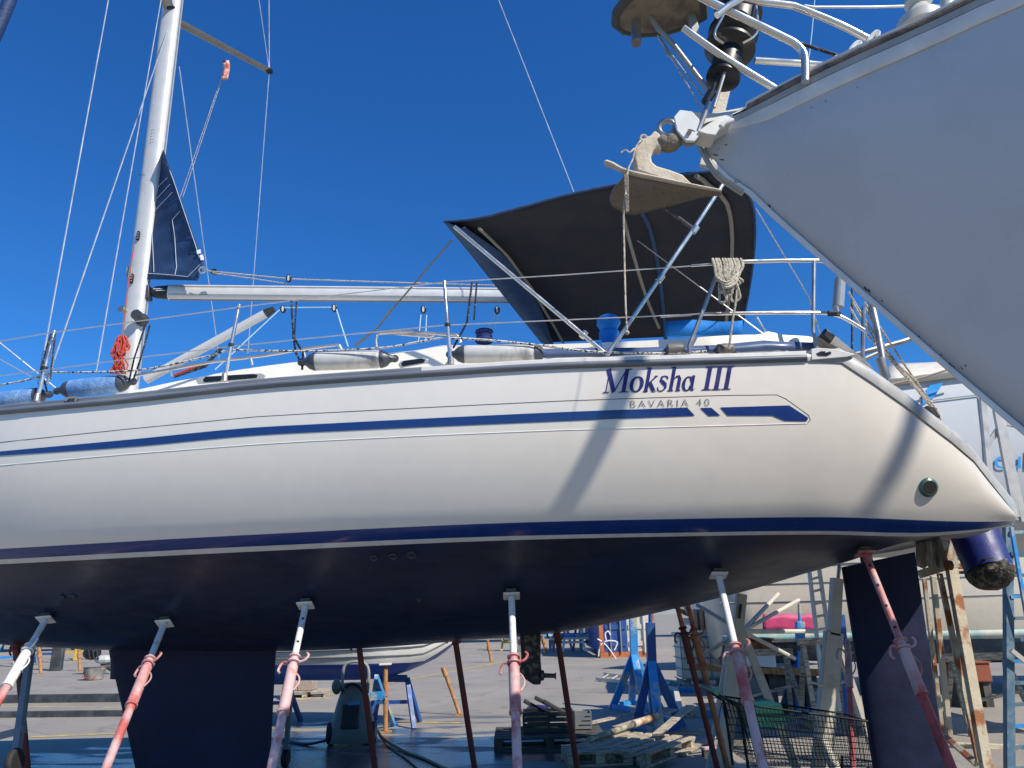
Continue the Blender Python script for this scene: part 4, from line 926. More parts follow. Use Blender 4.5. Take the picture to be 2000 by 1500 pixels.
# anchor
AN = thing('anchor', 'cream galvanised plough anchor hanging from the bow roller in front of the canopy', 'anchor', at(1290, 415, 3.02))
shk = [(1304, 262), (1300, 290), (1292, 294), (1283, 290), (1276, 300), (1273, 312), (1280, 325), (1300, 335), (1335, 347), (1358, 358), (1300, 350), (1240, 330), (1240, 322), (1238, 300), (1240, 286), (1246, 272), (1262, 262), (1276, 252), (1284, 258)]
shk = [(1279, 253), (1291, 262), (1293, 291), (1283, 286), (1277, 292), (1272, 304), (1274, 315), (1283, 323), (1310, 331), (1334, 340), (1346, 352), (1357, 361), (1300, 352), (1243, 333), (1240, 318), (1238, 296), (1243, 280), (1258, 268), (1272, 262)]
MB().prism([at(x, y, 2.99) for x, y in shk], (0, .062, 0)).build('shank', ANCH, AN, bevel=.014)
rowsA = []
fl1 = [(1183, 320, 2.99), (1212, 333, 2.97), (1260, 347, 2.95), (1330, 362, 2.96), (1410, 373, 3.0)]
fl2 = [(1192, 388, 2.86), (1200, 400, 2.84), (1250, 404, 2.82), (1320, 392, 2.87), (1408, 376, 2.99)]
tubp = smoothpts([at(x, y, Y) for x, y, Y in ((1182, 319, 3.0), (1195, 322, 2.99), (1225, 336, 2.98), (1290, 350, 2.97), (1350, 362, 2.98), (1408, 373, 3.0))], 4)
nT = len(tubp); MB().tube(tubp, [.026*(1-.6*i/nT) if i > 2 else .018+.004*i for i in range(nT)], 10, flat=.55).build('fluke_ridge', ANCH, AN)
up_e = smoothpts([at(x, y, Y) for x, y, Y in ((1222, 342, 2.99), (1262, 350, 2.985), (1310, 358, 2.985), (1360, 366, 2.99), (1408, 374, 3.0))], 5)
lo_n = smoothpts([at(x, y, Y) for x, y, Y in ((1196, 404, 3.14), (1235, 418, 3.18), (1290, 405, 3.15), (1350, 390, 3.08), (1409, 376, 3.0))], 5)
lo_f = smoothpts([at(x, y, Y) for x, y, Y in ((1238, 380, 3.36), (1260, 382, 3.37), (1300, 380, 3.3), (1355, 376, 3.15), (1409, 376, 3.02))], 5)
lef = at(1192, 385, 2.88)
g = []
for i in range(len(up_e)):
    g.append([lerp(up_e[i], lo_n[i], k/6)+Vector((-.035*math.sin(math.pi*k/6)*(1-i/len(up_e))**2, .02*math.sin(math.pi*k/6), 0)) for k in range(7)])
MB().grid(g).build('fluke', ANCR, AN, solid=.014)
g = [[lerp(up_e[i], lo_f[i], k/4) for k in range(5)] for i in range(len(up_e))]; MB().grid(g).build('fluke', ANCR, AN, solid=.014)
MB().prism([at(x, y, 2.93) for x, y in ((1218, 338), (1228, 340), (1229, 412), (1222, 415))], (0, .02, 0)).build('fluke_rib', ANCR, AN, bevel=.003)
MB().torus(at(1257, 270, 2.995), (0, 1, .2), .014, .006, 14).build('trip_eye', ANCH, AN)
MB().tube(smoothpts([at(1288, 272, 3.01), at(1302, 282, 3.01), at(1318, 274, 3.01), at(1330, 262, 3.03)], 4), [.028, .030, .034, .036, .038, .040, .042, .042, .040, .036, .034, .032, .03], 12).build('swivel', ANCR, AN)
MB().torus(at(1303, 250, 3.02), (.2, 1, 0), .038, .013, 18).build('chain_link', INOXD, AN)
tr_ = MB().tube(smoothpts([at(1213, 298, 2.97), at(1222, 293, 2.97), at(1230, 298, 2.96), at(1240, 290, 2.97), at(1236, 310, 2.96), at(1226, 335, 2.95), at(1222, 380, 2.93)], 4), .004, 6); tr_.tube(smoothpts([at(1240, 292, 2.97), at(1248, 278, 2.975), at(1256, 272, 2.99)], 3), .004, 6)
tr_.tube(smoothpts([at(1221, 380, 2.93), at(1218, 420, 3.0), at(1219, 480, 3.0), at(1222, 600, 3.0), at(1225, 648, 3.0)], 6), .0042, 6)
tr_.ball(at(1225, 650, 3.0), .010); tr_.build('trip_line', ROPEW, AN)

# blue rolled sail crossing the top left corner
bs = MB().tube([at(36, -60, 2.6), at(20, 0, 2.6), at(-4, 55, 2.6), at(-50, 150, 2.6)], [.022, .024, .026, .028], 14)
tag(bs.build('furled_sail', mat('cover_blue', (.01, .035, .12), .7, bump=.4)), 'dark blue rolled sail cutting across the upper left corner', 'sail')

# ================================================================== steel props
def prop(pad, low, Yb, m_up, m_mid, m_low, label, grp, t0, t1, r=.030, Ytop=None, padm=PROPW, plate=True, ringrot=0, ext=None, holes=0):
    """pad / low: picture points on the axis; t0: where inner tube ends, t1: where the sleeve ends"""
    if Ytop is None: top = hit(pad[0], pad[1], .05)
    else: top = at(pad[0], pad[1], Ytop)
    k = (low[0]-pad[0])/(low[1]-pad[1]); y = low[1]
    for _ in range(60):
        x = low[0]+(y-low[1])*k; p = at(x, y, Yb)
        if p.z <= .012: break
        y += 12
    base = p; base.z = .012; d = (base-top); L_ = d.length; dn = d.normalized()
    root = thing('steel_prop', label, 'prop', (base.x, base.y, 0), grp)
    a, b = top+d*t0, top+d*t1
    MB().tube([top+dn*.02, a], r*.82, 14).build('inner_tube', m_up, root)
    if holes:
        hm = MB(); vd = (Vector((0, 0, EYE))-top); vd = (vd-dn*vd.dot(dn)).normalized()
        for i in range(holes): c = lerp(top, a, (i+.7)/(holes+.3)); hm.tube([c+vd*r*.76, c+vd*r*.86], .011, 8)
        hm.build('pin_holes', RUB, root)
    MB().lathe(a-dn*.03, b, [(0, r*.95), (.04, r*1.5), (.06, r*1.5), (.07, r*1.0), (.2, r*1.0), (.22, r*1.28), (.96, r*1.28), (.965, r*1.45), (1, r*1.45)], 16).build('threaded_sleeve', m_mid, root)
    MB().tube([b, lerp(b, base, .5), base], [r, r, r], 16).build('outer_tube', m_low, root)
    sd_ = dn.cross(Vector((0, 1, 0))).normalized(); vz = dn.cross(sd_)
    c = a+dn*.04; hd = MB(); ph = ringrot
    for sg in (-1, 1):
        q = (sd_*math.cos(ph)+vz*math.sin(ph))*sg
        hd.tube(smoothpts([c+q*.02, c+q*.075-dn*.012, c+q*.10-dn*.05*sg, c+q*.085-dn*.075*sg], 4), .009, 6)
    hd.build('nut_handle', m_mid, root); MB().torus(c, dn, r*1.35, .010).build('nut_collar', m_mid, root)
    if ringrot >= 0: 
        q0 = lerp(a, b, .45); MB().tube([q0+sd_*(r*1.3)+dn*-.05]+[q0+sd_*(r*1.3+.03*math.sin(math.pi*i/8))+dn*(.07*(i/4-1)) for i in range(9)], .006, 6).build('pin_ring', m_mid, root)
    if plate:
        pn = -dn; n1 = Vector((0, 0, 1)); f_ = (pn*.6+n1*.4).normalized()
        u_ = Vector((1, 0, 0)); u_ = (u_-f_*u_.dot(f_)).normalized(); v_ = f_.cross(u_)
        MB().box(top, (.125, .12, .012), Matrix((u_, v_, f_)).transposed()).build('top_plate', padm, root, bevel=.008)
        MB().box(top+f_*.025, (.075, .085, .035), Matrix((u_, v_, f_)).transposed()).build('timber_pad', mat('pad_wood', (.12, .09, .05), .8), root, bevel=.004)
    MB().box((base.x, base.y, .006), (.16, .16, .012)).build('foot_plate', m_low, root)
    return root
GP = 'steel props along the near side of the yacht'
prop((96, 1200), (-8, 1380), 4.9, PROPW, PROPW, PROPR, 'red and white prop at the left edge of the picture, below two small skin fittings', GP, .13, .30, ringrot=.6)
prop((326, 1207), (208, 1500), 4.75, PROPW, PROPR, PROPR, 'red prop with white top crossing the front of the keel', GP, .17, .36, ringrot=.3)
prop((600, 1172), (531, 1500), 4.6, PROPW, PROPP, PROPP, 'pale pink and white prop just aft of the keel', GP, .22, .42, ringrot=0, holes=2)
prop((999, 1153), (1011, 1500), 4.55, PROPW, PROPR, PROPP, 'upright pink and white prop beside the saildrive leg', GP, .25, .44, ringrot=.2)
prop((1400, 1112), (1490, 1500), 4.5, PROPW, PROPR, PROPP, 'faded pink prop with rusty collar in front of the shopping trolley', GP, .27, .45, ringrot=.5)
prop((1686, 1068), (1858, 1500), 4.6, PROPR, PROPR, PROPRR, 'bright red prop leaning across the rudder', GP, .31, .47, ringrot=0, padm=PROPR, holes=4)
GF = 'dark red props along the far side of the yacht'
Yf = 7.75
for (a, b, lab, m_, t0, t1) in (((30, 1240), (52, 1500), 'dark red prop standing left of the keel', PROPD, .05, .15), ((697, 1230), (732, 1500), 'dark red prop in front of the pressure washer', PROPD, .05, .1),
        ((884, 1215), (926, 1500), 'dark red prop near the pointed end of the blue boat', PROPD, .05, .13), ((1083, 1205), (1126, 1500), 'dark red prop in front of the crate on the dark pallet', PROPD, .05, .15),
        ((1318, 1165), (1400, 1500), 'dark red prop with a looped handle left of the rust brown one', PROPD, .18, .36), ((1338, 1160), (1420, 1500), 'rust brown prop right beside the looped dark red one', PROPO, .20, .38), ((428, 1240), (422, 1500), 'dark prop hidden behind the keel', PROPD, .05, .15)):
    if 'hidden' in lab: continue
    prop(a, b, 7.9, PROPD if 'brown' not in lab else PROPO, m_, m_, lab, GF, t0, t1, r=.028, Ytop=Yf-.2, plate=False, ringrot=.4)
prop((1655, 1245), (1667, 1500), 6.6, PROPP, PROPP, mat('prop_pink', (.62, .16, .17), .5, col2=(.5, .1, .1), scale=6), 'slim pink prop between the shopping trolley and the rudder', GF, .06, .3, r=.022, Ytop=6.9, plate=False)

# ================================================================== yard things
def zbase(px, py): return gnd(px, py)
def beamthing(): pass
# --- small white and blue boat
def simple_boat(name, label, cat, bowp, sternp, hb_, zk, zw, zd, mt, mbm, n=22, deckm=None, bow_rise=.2, keel_rise=.6, grp=None, fl=.25, parts=None):
    bowp, sternp = Vector(bowp), Vector(sternp); L_ = (bowp-sternp); d = L_.normalized(); nn_ = Vector((d.y, -d.x, 0))
    root = thing(name, label, cat, (sternp.x, sternp.y, 0), grp); root_rows = []
    for i in range(n+1):
        t = i/n; B = hb_*(min(1, .82+.5*t) if t < .4 else 1.0)*(max(.02, 1-max(0, (t-.4)/.6)**2.4)); c = lerp(sternp, bowp, t)
        zdk = zd+bow_rise*t*t; zkk = zk+(zdk-zk)*keel_rise*max(0, (t-.55)/.45)**2.2+(zw-zk)*.3*max(0, (.3-t)/.3); zww = max(zw, zkk+.01)
        r_ = [(B, zdk), (B*(1-fl*.25), lerp(zdk, zww, .5)), (B*(1-fl*.6), zww+.0), (B*(1-fl*.6)*.93, lerp(zww, zkk, .25)), (B*.55, lerp(zww, zkk, .75)), (B*.22, lerp(zww, zkk, .95)), (0, zkk)]
        root_rows.append([Vector((c.x, c.y, 0))+nn_*b+Vector((0, 0, z)) for b, z in r_]+[Vector((c.x, c.y, 0))-nn_*b+Vector((0, 0, z)) for b, z in r_[-2::-1]])
    mb = MB().grid(root_rows, mif=lambda i, k: 0 if (k < 2 or k > 9) else 1).add(root_rows[0], [tuple(range(13))], 0); mb.build('hull', [mt, mbm], root, sharp=0, merge=True)
    MB().grid([[r_[0], lerp(r_[0], r_[-1], .5)+Vector((0, 0, .05)), r_[-1]] for r_ in root_rows]).build('deck', deckm or mt, root)
    for sg in (0, -1): MB().tube([r_[sg] for r_ in root_rows], .02 if hb_ < 1 else .04, 6).build('gunwale', mt, root)
    return root, root_rows
b0 = at(905, 1268, 12.2); s0_ = at(455, 1290, 12.9)
z_k = at(760, 1328, 12.4).z; z_w = at(760, 1293, 12.2).z
sb, sbr = simple_boat('small_boat', 'small white boat with blue bottom resting on blue trestles behind the keel', 'boat', (b0.x, b0.y, 0), (s0_.x, s0_.y, 0), .8, z_k, z_w, z_w+.42, PLWH, HBLUE, keel_rise=.78, bow_rise=.12)
MB().tube([lerp(r_[1], r_[2], .1)+Vector((0, -.01, 0)) for r_ in sbr[:-1]], .012, 6).build('rubbing_strake', GREYM, sb)
MB().tube([lerp(r_[1], r_[2], .55)+Vector((0, -.01, 0)) for r_ in sbr[:-1]], .010, 6).build('rubbing_strake', GREYM, sb)
# trestles under it
def trestle(x0, x1, yt, yb, Yt, label, m_, grp=None, feet=None):
    a, b = at(x0, yt, Yt), at(x1, yt, Yt); root = thing('boat_trestle', label, 'trestle', ((a.x+b.x)/2, Yt, 0), grp)
    MB().beam(a, b, .08, .10).build('cross_beam', m_, root)
    for p, sx in ((a, -1), (b, 1)):
        for sy in (-1, 1):
            q = Vector((p.x+sx*.16, p.y+sy*.35, .0)); MB().beam(p, q, .06, .06).build('leg', m_, root)
    MB().beam(Vector((a.x-.08, Yt, a.z*.5)), Vector((b.x+.08, Yt, b.z*.5)), .05, .05).build('brace', m_, root); return root
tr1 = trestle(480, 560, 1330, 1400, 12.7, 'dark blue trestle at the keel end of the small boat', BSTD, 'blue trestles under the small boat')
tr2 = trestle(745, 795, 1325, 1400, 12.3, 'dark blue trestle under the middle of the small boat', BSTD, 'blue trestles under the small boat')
js = thing('jack_stand', 'bright blue folding stand beside the pressure washer', 'stand', gnd(755, 1412))
P0, P1, P2 = at(735, 1322, 11.2), gnd(770, 1418), gnd(722, 1408)
MB().beam(P0, P1, .05, .07).build('leg', BST, js); MB().beam(P0, P2, .05, .07).build('leg', BST, js); MB().beam(at(722, 1360, 11), at(748, 1358, 11), .05, .10).build('brace', BST, js); MB().box(P1, (.12, .16, .02)).build('foot', BST, js)
def simple_prop(top, base, r, m_, label, grp, plate=True, collar=.35):
    root = thing('slim_prop', label, 'prop', base, grp); MB().tube([top, base], r, 10).build('tube', m_, root); c = lerp(top, base, collar)
    MB().tube([lerp(top, base, collar-.08), lerp(top, base, collar+.12)], r*1.4, 10).build('collar', m_, root); MB().torus(c, (1, 0, 0), .06, .008, 12).build('handle', m_, root)
    MB().box(base+Vector((0, 0, .01)), (.16, .16, .02)).build('foot_plate', m_, root)
    if plate: MB().box(top, (.16, .14, .02)).build('top_plate', PLWH, root)
    return root
ORP = mat('prop_ochre', (.46, .24, .09), .65, col2=(.30, .13, .05), scale=9)
b_ = gnd(753, 1431); simple_prop(at(753, 1297, b_.y), b_, .032, ORP, 'upright ochre prop with white plate right of the pressure washer', 'ochre props in the yard')
b_ = gnd(898, 1396); simple_prop(at(866, 1306, b_.y), b_, .030, ORP, 'ochre prop leaning on the pointed end of the small boat', 'ochre props in the yard', False, .05)
b_ = gnd(960, 1294); simple_prop(at(952, 1250, b_.y), b_, .05, ORP, 'thin ochre prop standing far off by the yellow line', 'ochre props in the yard', False)
b_ = gnd(1067, 1277); simple_prop(at(1059, 1240, b_.y), b_, .06, ORP, 'far ochre prop just right of the saildrive leg', 'ochre props in the yard', False)
b_ = gnd(80, 1316); simple_prop(at(76, 1258, b_.y), b_, .05, ORP, 'ochre prop far behind, left of the black bollard', 'ochre props in the yard', False)
b_ = gnd(156, 1311); simple_prop(at(154, 1262, b_.y), b_, .05, ORP, 'ochre prop far behind, by the grey bucket', 'ochre props in the yard', False)
# pallet builder
def pallet(c, rz, m_, label, w_=1.2, dd=.8, z0=0, grp='wooden pallets on the ground', boards=7, tilt=0):
    root = thing('pallet', label, 'pallet', (c.x, c.y, z0), grp); rm = Matrix.Rotation(rz, 3, 'Z')@Matrix.Rotation(tilt, 3, 'X'); cc = Vector((c.x, c.y, z0))
    def bx(x, y, z, sx, sy, sz, nm, jit=0): return MB().box(cc+rm@Vector((x, y, z+random.uniform(-.002, .002))), (sx, sy, sz), rm@Matrix.Rotation(random.uniform(-jit, jit), 3, 'Z')).build(nm, m_, root)
    for i in range(boards): bx(0, lerp(-dd/2+.05, dd/2-.05, i/(boards-1)), .133, w_, dd/boards*.72, .022, 'board', .012)
    for x in (-w_/2+.05, 0, w_/2-.05):
        bx(x, 0, .112, .10, dd, .02, 'cross_board')
        for y in (-dd/2+.07, 0, dd/2-.07): bx(x, y, .062, .10, .12, .08, 'block')
    for y in (-dd/2+.05, 0, dd/2-.05): bx(0, y, .011, w_, .09, .02, 'bottom_board')
    return root
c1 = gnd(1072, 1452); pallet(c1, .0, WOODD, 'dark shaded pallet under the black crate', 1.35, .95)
c2 = gnd(1240, 1474); pallet(c2, .95, WOOD, 'pale sunlit pallet with raised boards right of the crate', 1.25, .95, boards=6)
c3 = gnd(1165, 1488); pallet(c3, .1, WOOD, 'broken pallet lying between the dark and the pale pallet', .7, .5, boards=4)
c4 = gnd(598, 1362); pallet(c4, .15, WOOD, 'small pallet under the brick pile behind the pink prop', .95, .7)
bk = thing('block_pile', 'pile of pale stone blocks on the small pallet behind the pink prop', 'blocks', (c4.x-.12, c4.y, .146))
BLKM = mat('block_stone', (.40, .34, .27), .85, col2=(.33, .25, .2), scale=4, bump=.4)
for i in range(2):
    for j in range(2): MB().box((c4.x-.30+.32*i, c4.y, .146+.10+.2*j), (.31, .4, .195)).build('stone_block', BLKM, bk, bevel=.01)
# black crate with fenders on pallet 1
cr_ = thing('plastic_crate', 'black slatted crate with dark boards sticking out on the shaded pallet', 'crate', (c1.x-.05, c1.y, .146))
CRM_ = mat('crate_black', (.02, .022, .026), .45); cx, cy, cz = c1.x-.0, c1.y, .146
for dx, dy, sx, sy in ((0, -.2, .62, .015), (0, .2, .62, .015), (-.31, 0, .015, .4), (.31, 0, .015, .4)):
    for k in range(4): MB().box((cx+dx, cy+dy, cz+.035+k*.062), (sx, sy, .042)).build('crate_slat', CRM_, cr_)
for x in (-.31, 0, .31): MB().box((cx+x, cy-.21, cz+.125), (.03, .02, .25)).build('crate_post', CRM_, cr_)
MB().box((cx, cy, cz+.01), (.6, .38, .02)).build('crate_floor', CRM_, cr_)
for k, (x0, z0, x1, z1) in enumerate(((-.30, .36, .10, .14), (-.16, .40, .28, .18), (-.05, .36, .30, .16))):
    tag(MB().beam((cx+x0, cy-.05*k, cz+z0), (cx+x1, cy-.05*k, cz+z1), .10, .045).build('timber_offcut', mat('offcut_dark', (.035, .036, .04), .7), bevel=.008), ['dark board leaning at the left in the black crate', 'dark board leaning in the middle of the black crate', 'dark board leaning at the right in the black crate'][k], 'board', 'boards in the black crate')
g_ = gnd(1140, 1448); cg = thing('plastic_crate', 'grey patterned crate end at the right of the shaded pallet', 'crate', (g_.x, g_.y, .146))
for k in range(4): MB().box((g_.x, g_.y-.1, .146+.03+k*.05), (.2, .012, .034)).build('crate_slat', GREYP, cg); MB().box((g_.x, g_.y+.12, .146+.03+k*.05), (.2, .012, .034)).build('crate_slat', GREYP, cg)
for sx in (-.1, .1): MB().box((g_.x+sx, g_.y+.01, .146+.11), (.014, .23, .2)).build('crate_end', GREYP, cg)
fb = gnd(1035, 1445); tag(MB().lathe((fb.x-.05, fb.y, .29), (fb.x+.28, fb.y+.05, .29), [(0, .05), (.1, .11), (.5, .13), (.9, .11), (1, .05)], 18).build('buoy', mat('buoy_purple', (.03, .02, .10), .5)), 'dark purple round fender beside the black crate', 'buoy')
# pole on pallet
pp0, pp1 = gnd(1150, 1478)+Vector((0, 0, .17)), gnd(1290, 1432)+Vector((0, 0, .22)); pr_ = thing('lying_prop', 'worn cream steel prop lying across the pale pallet', 'prop', pp0-Vector((0, 0, .05)))
MB().tube([pp0, lerp(pp0, pp1, .62)], .035, 12).build('outer_tube', mat('lying_cream', (.40, .38, .26), .6, col2=(.09, .08, .07), scale=6), pr_); MB().tube([lerp(pp0, pp1, .6), pp1], .045, 12).build('sleeve', RUSTC, pr_); MB().box(pp1, (.02, .15, .15), Matrix.Rotation(.7, 3, 'X')).build('end_plate', WOOD, pr_)
PLK = ['long loose plank lying along the left of the pale pallet', 'loose plank resting across the back of the pale pallet', 'short loose plank sticking out right of the pale pallet', 'thin batten on the ground in front of the pale pallet', 'split plank beside the foot of the looped red prop']
for k, (a, b, z0, z1, w_) in enumerate((((1152, 1440), (1262, 1418), .17, .20, .10), ((1205, 1452), (1320, 1422), .18, .24, .12), ((1285, 1470), (1352, 1425), .19, .30, .11), ((1130, 1482), (1260, 1492), .02, .02, .05), ((1330, 1478), (1400, 1440), .02, .03, .09))):
    tag(MB().beam(gnd(*a)+Vector((0, 0, z0)), gnd(*b)+Vector((0, 0, z1)), w_, .022).build('loose_plank', WOOD), PLK[k], 'plank', 'loose planks round the pallets')
bm0 = gnd(1400, 1478); br = thing('broom_head', 'worn broom head with pale back lying left of the shopping trolley', 'broom', bm0)
MB().box(bm0+Vector((0, 0, .09)), (.34, .09, .03), Matrix.Rotation(.15, 3, 'Z')).build('broom_back', PROPP, br, bevel=.006)
MB().box(bm0+Vector((0, 0, .04)), (.32, .07, .07), Matrix.Rotation(.15, 3, 'Z')).build('bristles', mat('bristle', (.10, .085, .07), .95, bump=1, bscale=120), br)
# pressure washer
wb = gnd(688, 1452); PW = thing('pressure_washer', 'dark grey wheeled pressure washer with looped handle on the wet ground', 'pressure washer', wb)
def pw(x, y, z): return wb+Vector((x, y, z))
body = [(.30, .19, .02), (.30, .22, .10), (.26, .20, .30), (.21, .16, .50), (.16, .13, .66), (.13, .10, .74)]
rowsP = []
for hx, hy, z in body: rowsP.append([pw(hx*math.copysign(abs(math.cos(a))**.6, math.cos(a)), hy*math.copysign(abs(math.sin(a))**.6, math.sin(a)), z) for a in [2*math.pi*k/20 for k in range(20)]])
MB().grid(rowsP, closed=True).add(rowsP[-1], [tuple(range(20))]).build('body', GREYP, PW)
MB().box(pw(0, -.16, .34), (.24, .08, .30), Matrix.Rotation(-.2, 3, 'X')).build('front_panel', mat('panel_dark', (.03, .035, .045), .4), PW, bevel=.02)
MB().box(pw(.04, -.20, .50), (.14, .03, .035)).build('blue_panel', SKYB, PW, bevel=.005)
for sx in (-1, 1): 
    wh = MB().tube([pw(.27*sx-.04, -.05, .135), pw(.27*sx+.04, -.05, .135)], .135, 22).build('wheel', RUB, PW, bevel=.012); MB().tube([pw(.27*sx-.045, -.05, .135), pw(.27*sx+.045, -.05, .135)], .065, 16).build('hub', GREYM, wh)
MB().tube(smoothpts([pw(-.16, .05, .60), pw(-.17, .05, .85), pw(-.13, .05, .97), pw(0, .05, 1.0), pw(.13, .05, .97), pw(.18, .05, .85), pw(.17, .05, .60)], 4), .020, 8).build('handle', mat('handle_grey', (.28, .30, .30), .5), PW)
MB().tube([pw(-.18, -.12, .78), pw(.20, -.18, .30)], .008, 6).build('lance', mat('lance_grey', (.3, .3, .3), .4, .6), PW)
for k in range(3): MB().torus(pw(.0, -.10-.01*k, .62), (0, 1, .2), .10+.015*k, .007, 18).build('cable_loop', RUB, PW)
MB().ball(pw(-.22, -.05, .70), (.07, .06, .10)).build('hose_hook', GREYP, PW)
# hoses
def ground_curve(pts, r, m_, nm, lab): P = smoothpts([gnd(x, y)+Vector((0, 0, r+z)) for x, y, z in pts], 6); return tag(MB().tube(P, r, 8).build(nm, m_), lab, 'hose')
ground_curve([(735, 1442, .1), (750, 1450, .02), (790, 1470, 0), (830, 1485, 0), (880, 1508, 0), (950, 1530, 0)], .016, mat('hose_green', (.02, .13, .07), .45), 'garden_hose', 'green hose running from the pressure washer towards the right foreground')
ground_curve([(738, 1444, .06), (760, 1462, 0), (790, 1482, 0), (830, 1515, 0)], .008, RUB, 'power_cable', 'thin black cable trailing beside the green hose')
ground_curve([(552, 1448, .0), (600, 1456, 0), (645, 1454, .05)], .016, mat('hose_navy', (.01, .02, .08), .5), 'pressure_hose', 'dark hose reaching left from the pressure washer to the keel')
# trolley wheel post by the keel
tw = thing('wheeled_post', 'dark post on a castor wheel standing behind the pink prop', 'trolley', gnd(557, 1497)); q = gnd(557, 1497)
MB().beam(q+Vector((0, 0, .2)), q+Vector((.02, 0, .85)), .05, .05).build('post', GREYM, tw); MB().tube([q+Vector((-.03, 0, .09)), q+Vector((.03, 0, .09))], .09, 16).build('castor_wheel', RUB, tw); MB().box(q+Vector((0, 0, .19)), (.08, .10, .02)).build('fork_plate', GREYM, tw)
# blue steel stands
def tripod(apex, top, feet, label, mts, w_=.115, frame=True, screw=None):
    root = thing('boat_stand', label, 'stand', ((feet[0].x+feet[-1].x)/2, (feet[0].y+feet[-1].y)/2, 0), 'blue boat stands'); ma, mb_ = mts
    MB().beam(apex-Vector((0, 0, .12)), top, w_*1.1, w_*1.1, (0, 1, 0)).build('post', ma, root, bevel=.006)
    for i, f_ in enumerate(feet): MB().beam(apex, f_, w_, w_*.8, (0, 1, 0)).build('leg', mts[i % 2], root, bevel=.006)
    if screw: MB().tube([top, screw], .028, 10).build('jack_screw', ma, root)
    if frame:
        n = len(feet)
        for i in range(n): MB().beam(feet[i]+Vector((0, 0, .04)), feet[(i+1) % n]+Vector((0, 0, .04)), .08, .08).build('base_bar', mts[(i+1) % 2], root)
    return root
f1 = [gnd(1240, 1424), gnd(1290, 1436), gnd(1332, 1420), gnd(1276, 1402)]; y1 = sum(f.y for f in f1)/4
tripod(at(1272, 1290, y1), at(1270, 1216, y1), f1, 'front blue stand with four splayed legs behind the pale pallet', (BSTD, BST), screw=at(1270, 1185, y1))
f2 = [gnd(1196, 1384), gnd(1262, 1398), gnd(1290, 1384), gnd(1234, 1376)]; y2 = sum(f.y for f in f2)/4
tripod(at(1238, 1278, y2), at(1236, 1200, y2), f2, 'rear blue stand with flaking cream post, left of the front one', (BST, BST))
f3 = [gnd(1530, 1386), gnd(1562, 1398), gnd(1598, 1384), gnd(1566, 1374)]; y3 = sum(f.y for f in f3)/4
tripod(at(1562, 1272, y3), at(1562, 1214, y3), f3, 'light blue stand seen through the shopping trolley gap', (BST, BST), screw=at(1561, 1180, y3))
MB_ = MB().tube([at(1561, 1196, y3-.03), at(1572, 1186, y3-.03)], .012, 6); 
f4 = [gnd(1628, 1380), gnd(1645, 1395), gnd(1665, 1385), gnd(1648, 1372)]; y4 = sum(f.y for f in f4)/4
tripod(at(1645, 1265, y4), at(1640, 1200, y4), f4, 'dark blue stand half hidden behind the cream support', (BSTD, BSTD))
fr = thing('lying_stand_frame', 'blue and cream rectangular frame lying on the ground behind the front stand', 'frame', gnd(1400, 1370))
q = [gnd(1320, 1352), gnd(1440, 1350), gnd(1480, 1400), gnd(1330, 1400)]
for i in range(4): MB().beam(q[i]+Vector((0, 0, .05)), q[(i+1) % 4]+Vector((0, 0, .05)), .09, .09).build('frame_bar', [BST, CRM][i % 2], fr)
# white A-frame spider stand
YA = gnd(1400, 1500).y+1.0; YA = 8.2
sp_ = thing('spider_stand', 'cream steel stand with a slotted post and thin arms radiating from its middle', 'stand', at(1440, 1500, YA))
def SB_(a, b, w1, w2, nm, m_=CRM, Y=YA): return MB().beam(at(*a, Y), at(*b, Y), w1, w2, (0, 1, 0)).build(nm, m_, sp_, bevel=.004)
def foot(px, py, Y): 
    k = py; 
    while at(px, k, Y).z > .03: k += 4
    return k
SB_((1448, 1160), (1440, 1240), .10, .09, 'slotted_post'); MB().beam(at(1447, 1180, YA-.06), at(1444, 1208, YA-.06), .02, .02, (0, 1, 0)).build('slot', BLACK, sp_)
SB_((1442, 1225), (1410, foot(1410, 1400, YA)), .14, .08, 'leg'); SB_((1450, 1235), (1560, foot(1560, 1400, YA)), .07, .07, 'leg'); SB_((1425, 1235), (1382, foot(1382, 1400, YA+.3)), .03, .06, 'ladder_rail', CRM, YA+.2)
for k in range(5): MB().tube([at(1424-k*9, 1260+k*42, YA-.08), at(1402-k*9, 1256+k*42, YA-.08)], .010, 6).build('rung', CRM, sp_)
for (x, y) in ((1560, 1172), (1592, 1233), (1552, 1286), (1368, 1282), (1362, 1182), (1520, 1160)): MB().tube([at(1450, 1233, YA), at(x, y, YA+.6)], .022, 8).build('arm', CRM, sp_)
MB().beam(at(1425, 1500, YA-.2)*1+Vector((0, 0, 0)), at(1470, 1512, YA-.6), .12, .08).build('foot_bar', CRM, sp_)
# cream leaning support
YS = 8.0; ls = thing('boat_support', 'tall cream steel support leaning left of the rudder with a thin brace', 'stand', at(1600, foot(1600, 1400, YS), YS))
MB().beam(at(1634, 1130, YS), at(1628, 1240, YS), .10, .10, (0, 1, 0)).build('post_head', CRM, ls); MB().beam(at(1628, 1235, YS), at(1602, foot(1602, 1400, YS), YS), .17, .10, (0, 1, 0)).build('post', CRM, ls, bevel=.006)
MB().beam(at(1632, 1238, YS), at(1722, foot(1722, 1400, YS), YS), .05, .07, (0, 1, 0)).build('brace', CRM, ls); MB().beam(at(1600, 1440, YS), at(1648, foot(1648, 1400, YS-.3), YS-.3), .09, .06, (0, 1, 0)).build('brace', CRM, ls)
for (x, y) in ((1590, 1334), (1585, 1395)): MB().tube([at(x-6, y-2, YS-.1), at(x+20, y+6, YS-.1)], .014, 6).build('peg', CRM, ls)
MB().tube([at(1637, 1130, YS), at(1640, 1100, YS)], .02, 8).build('jack_screw', INOXD, ls)
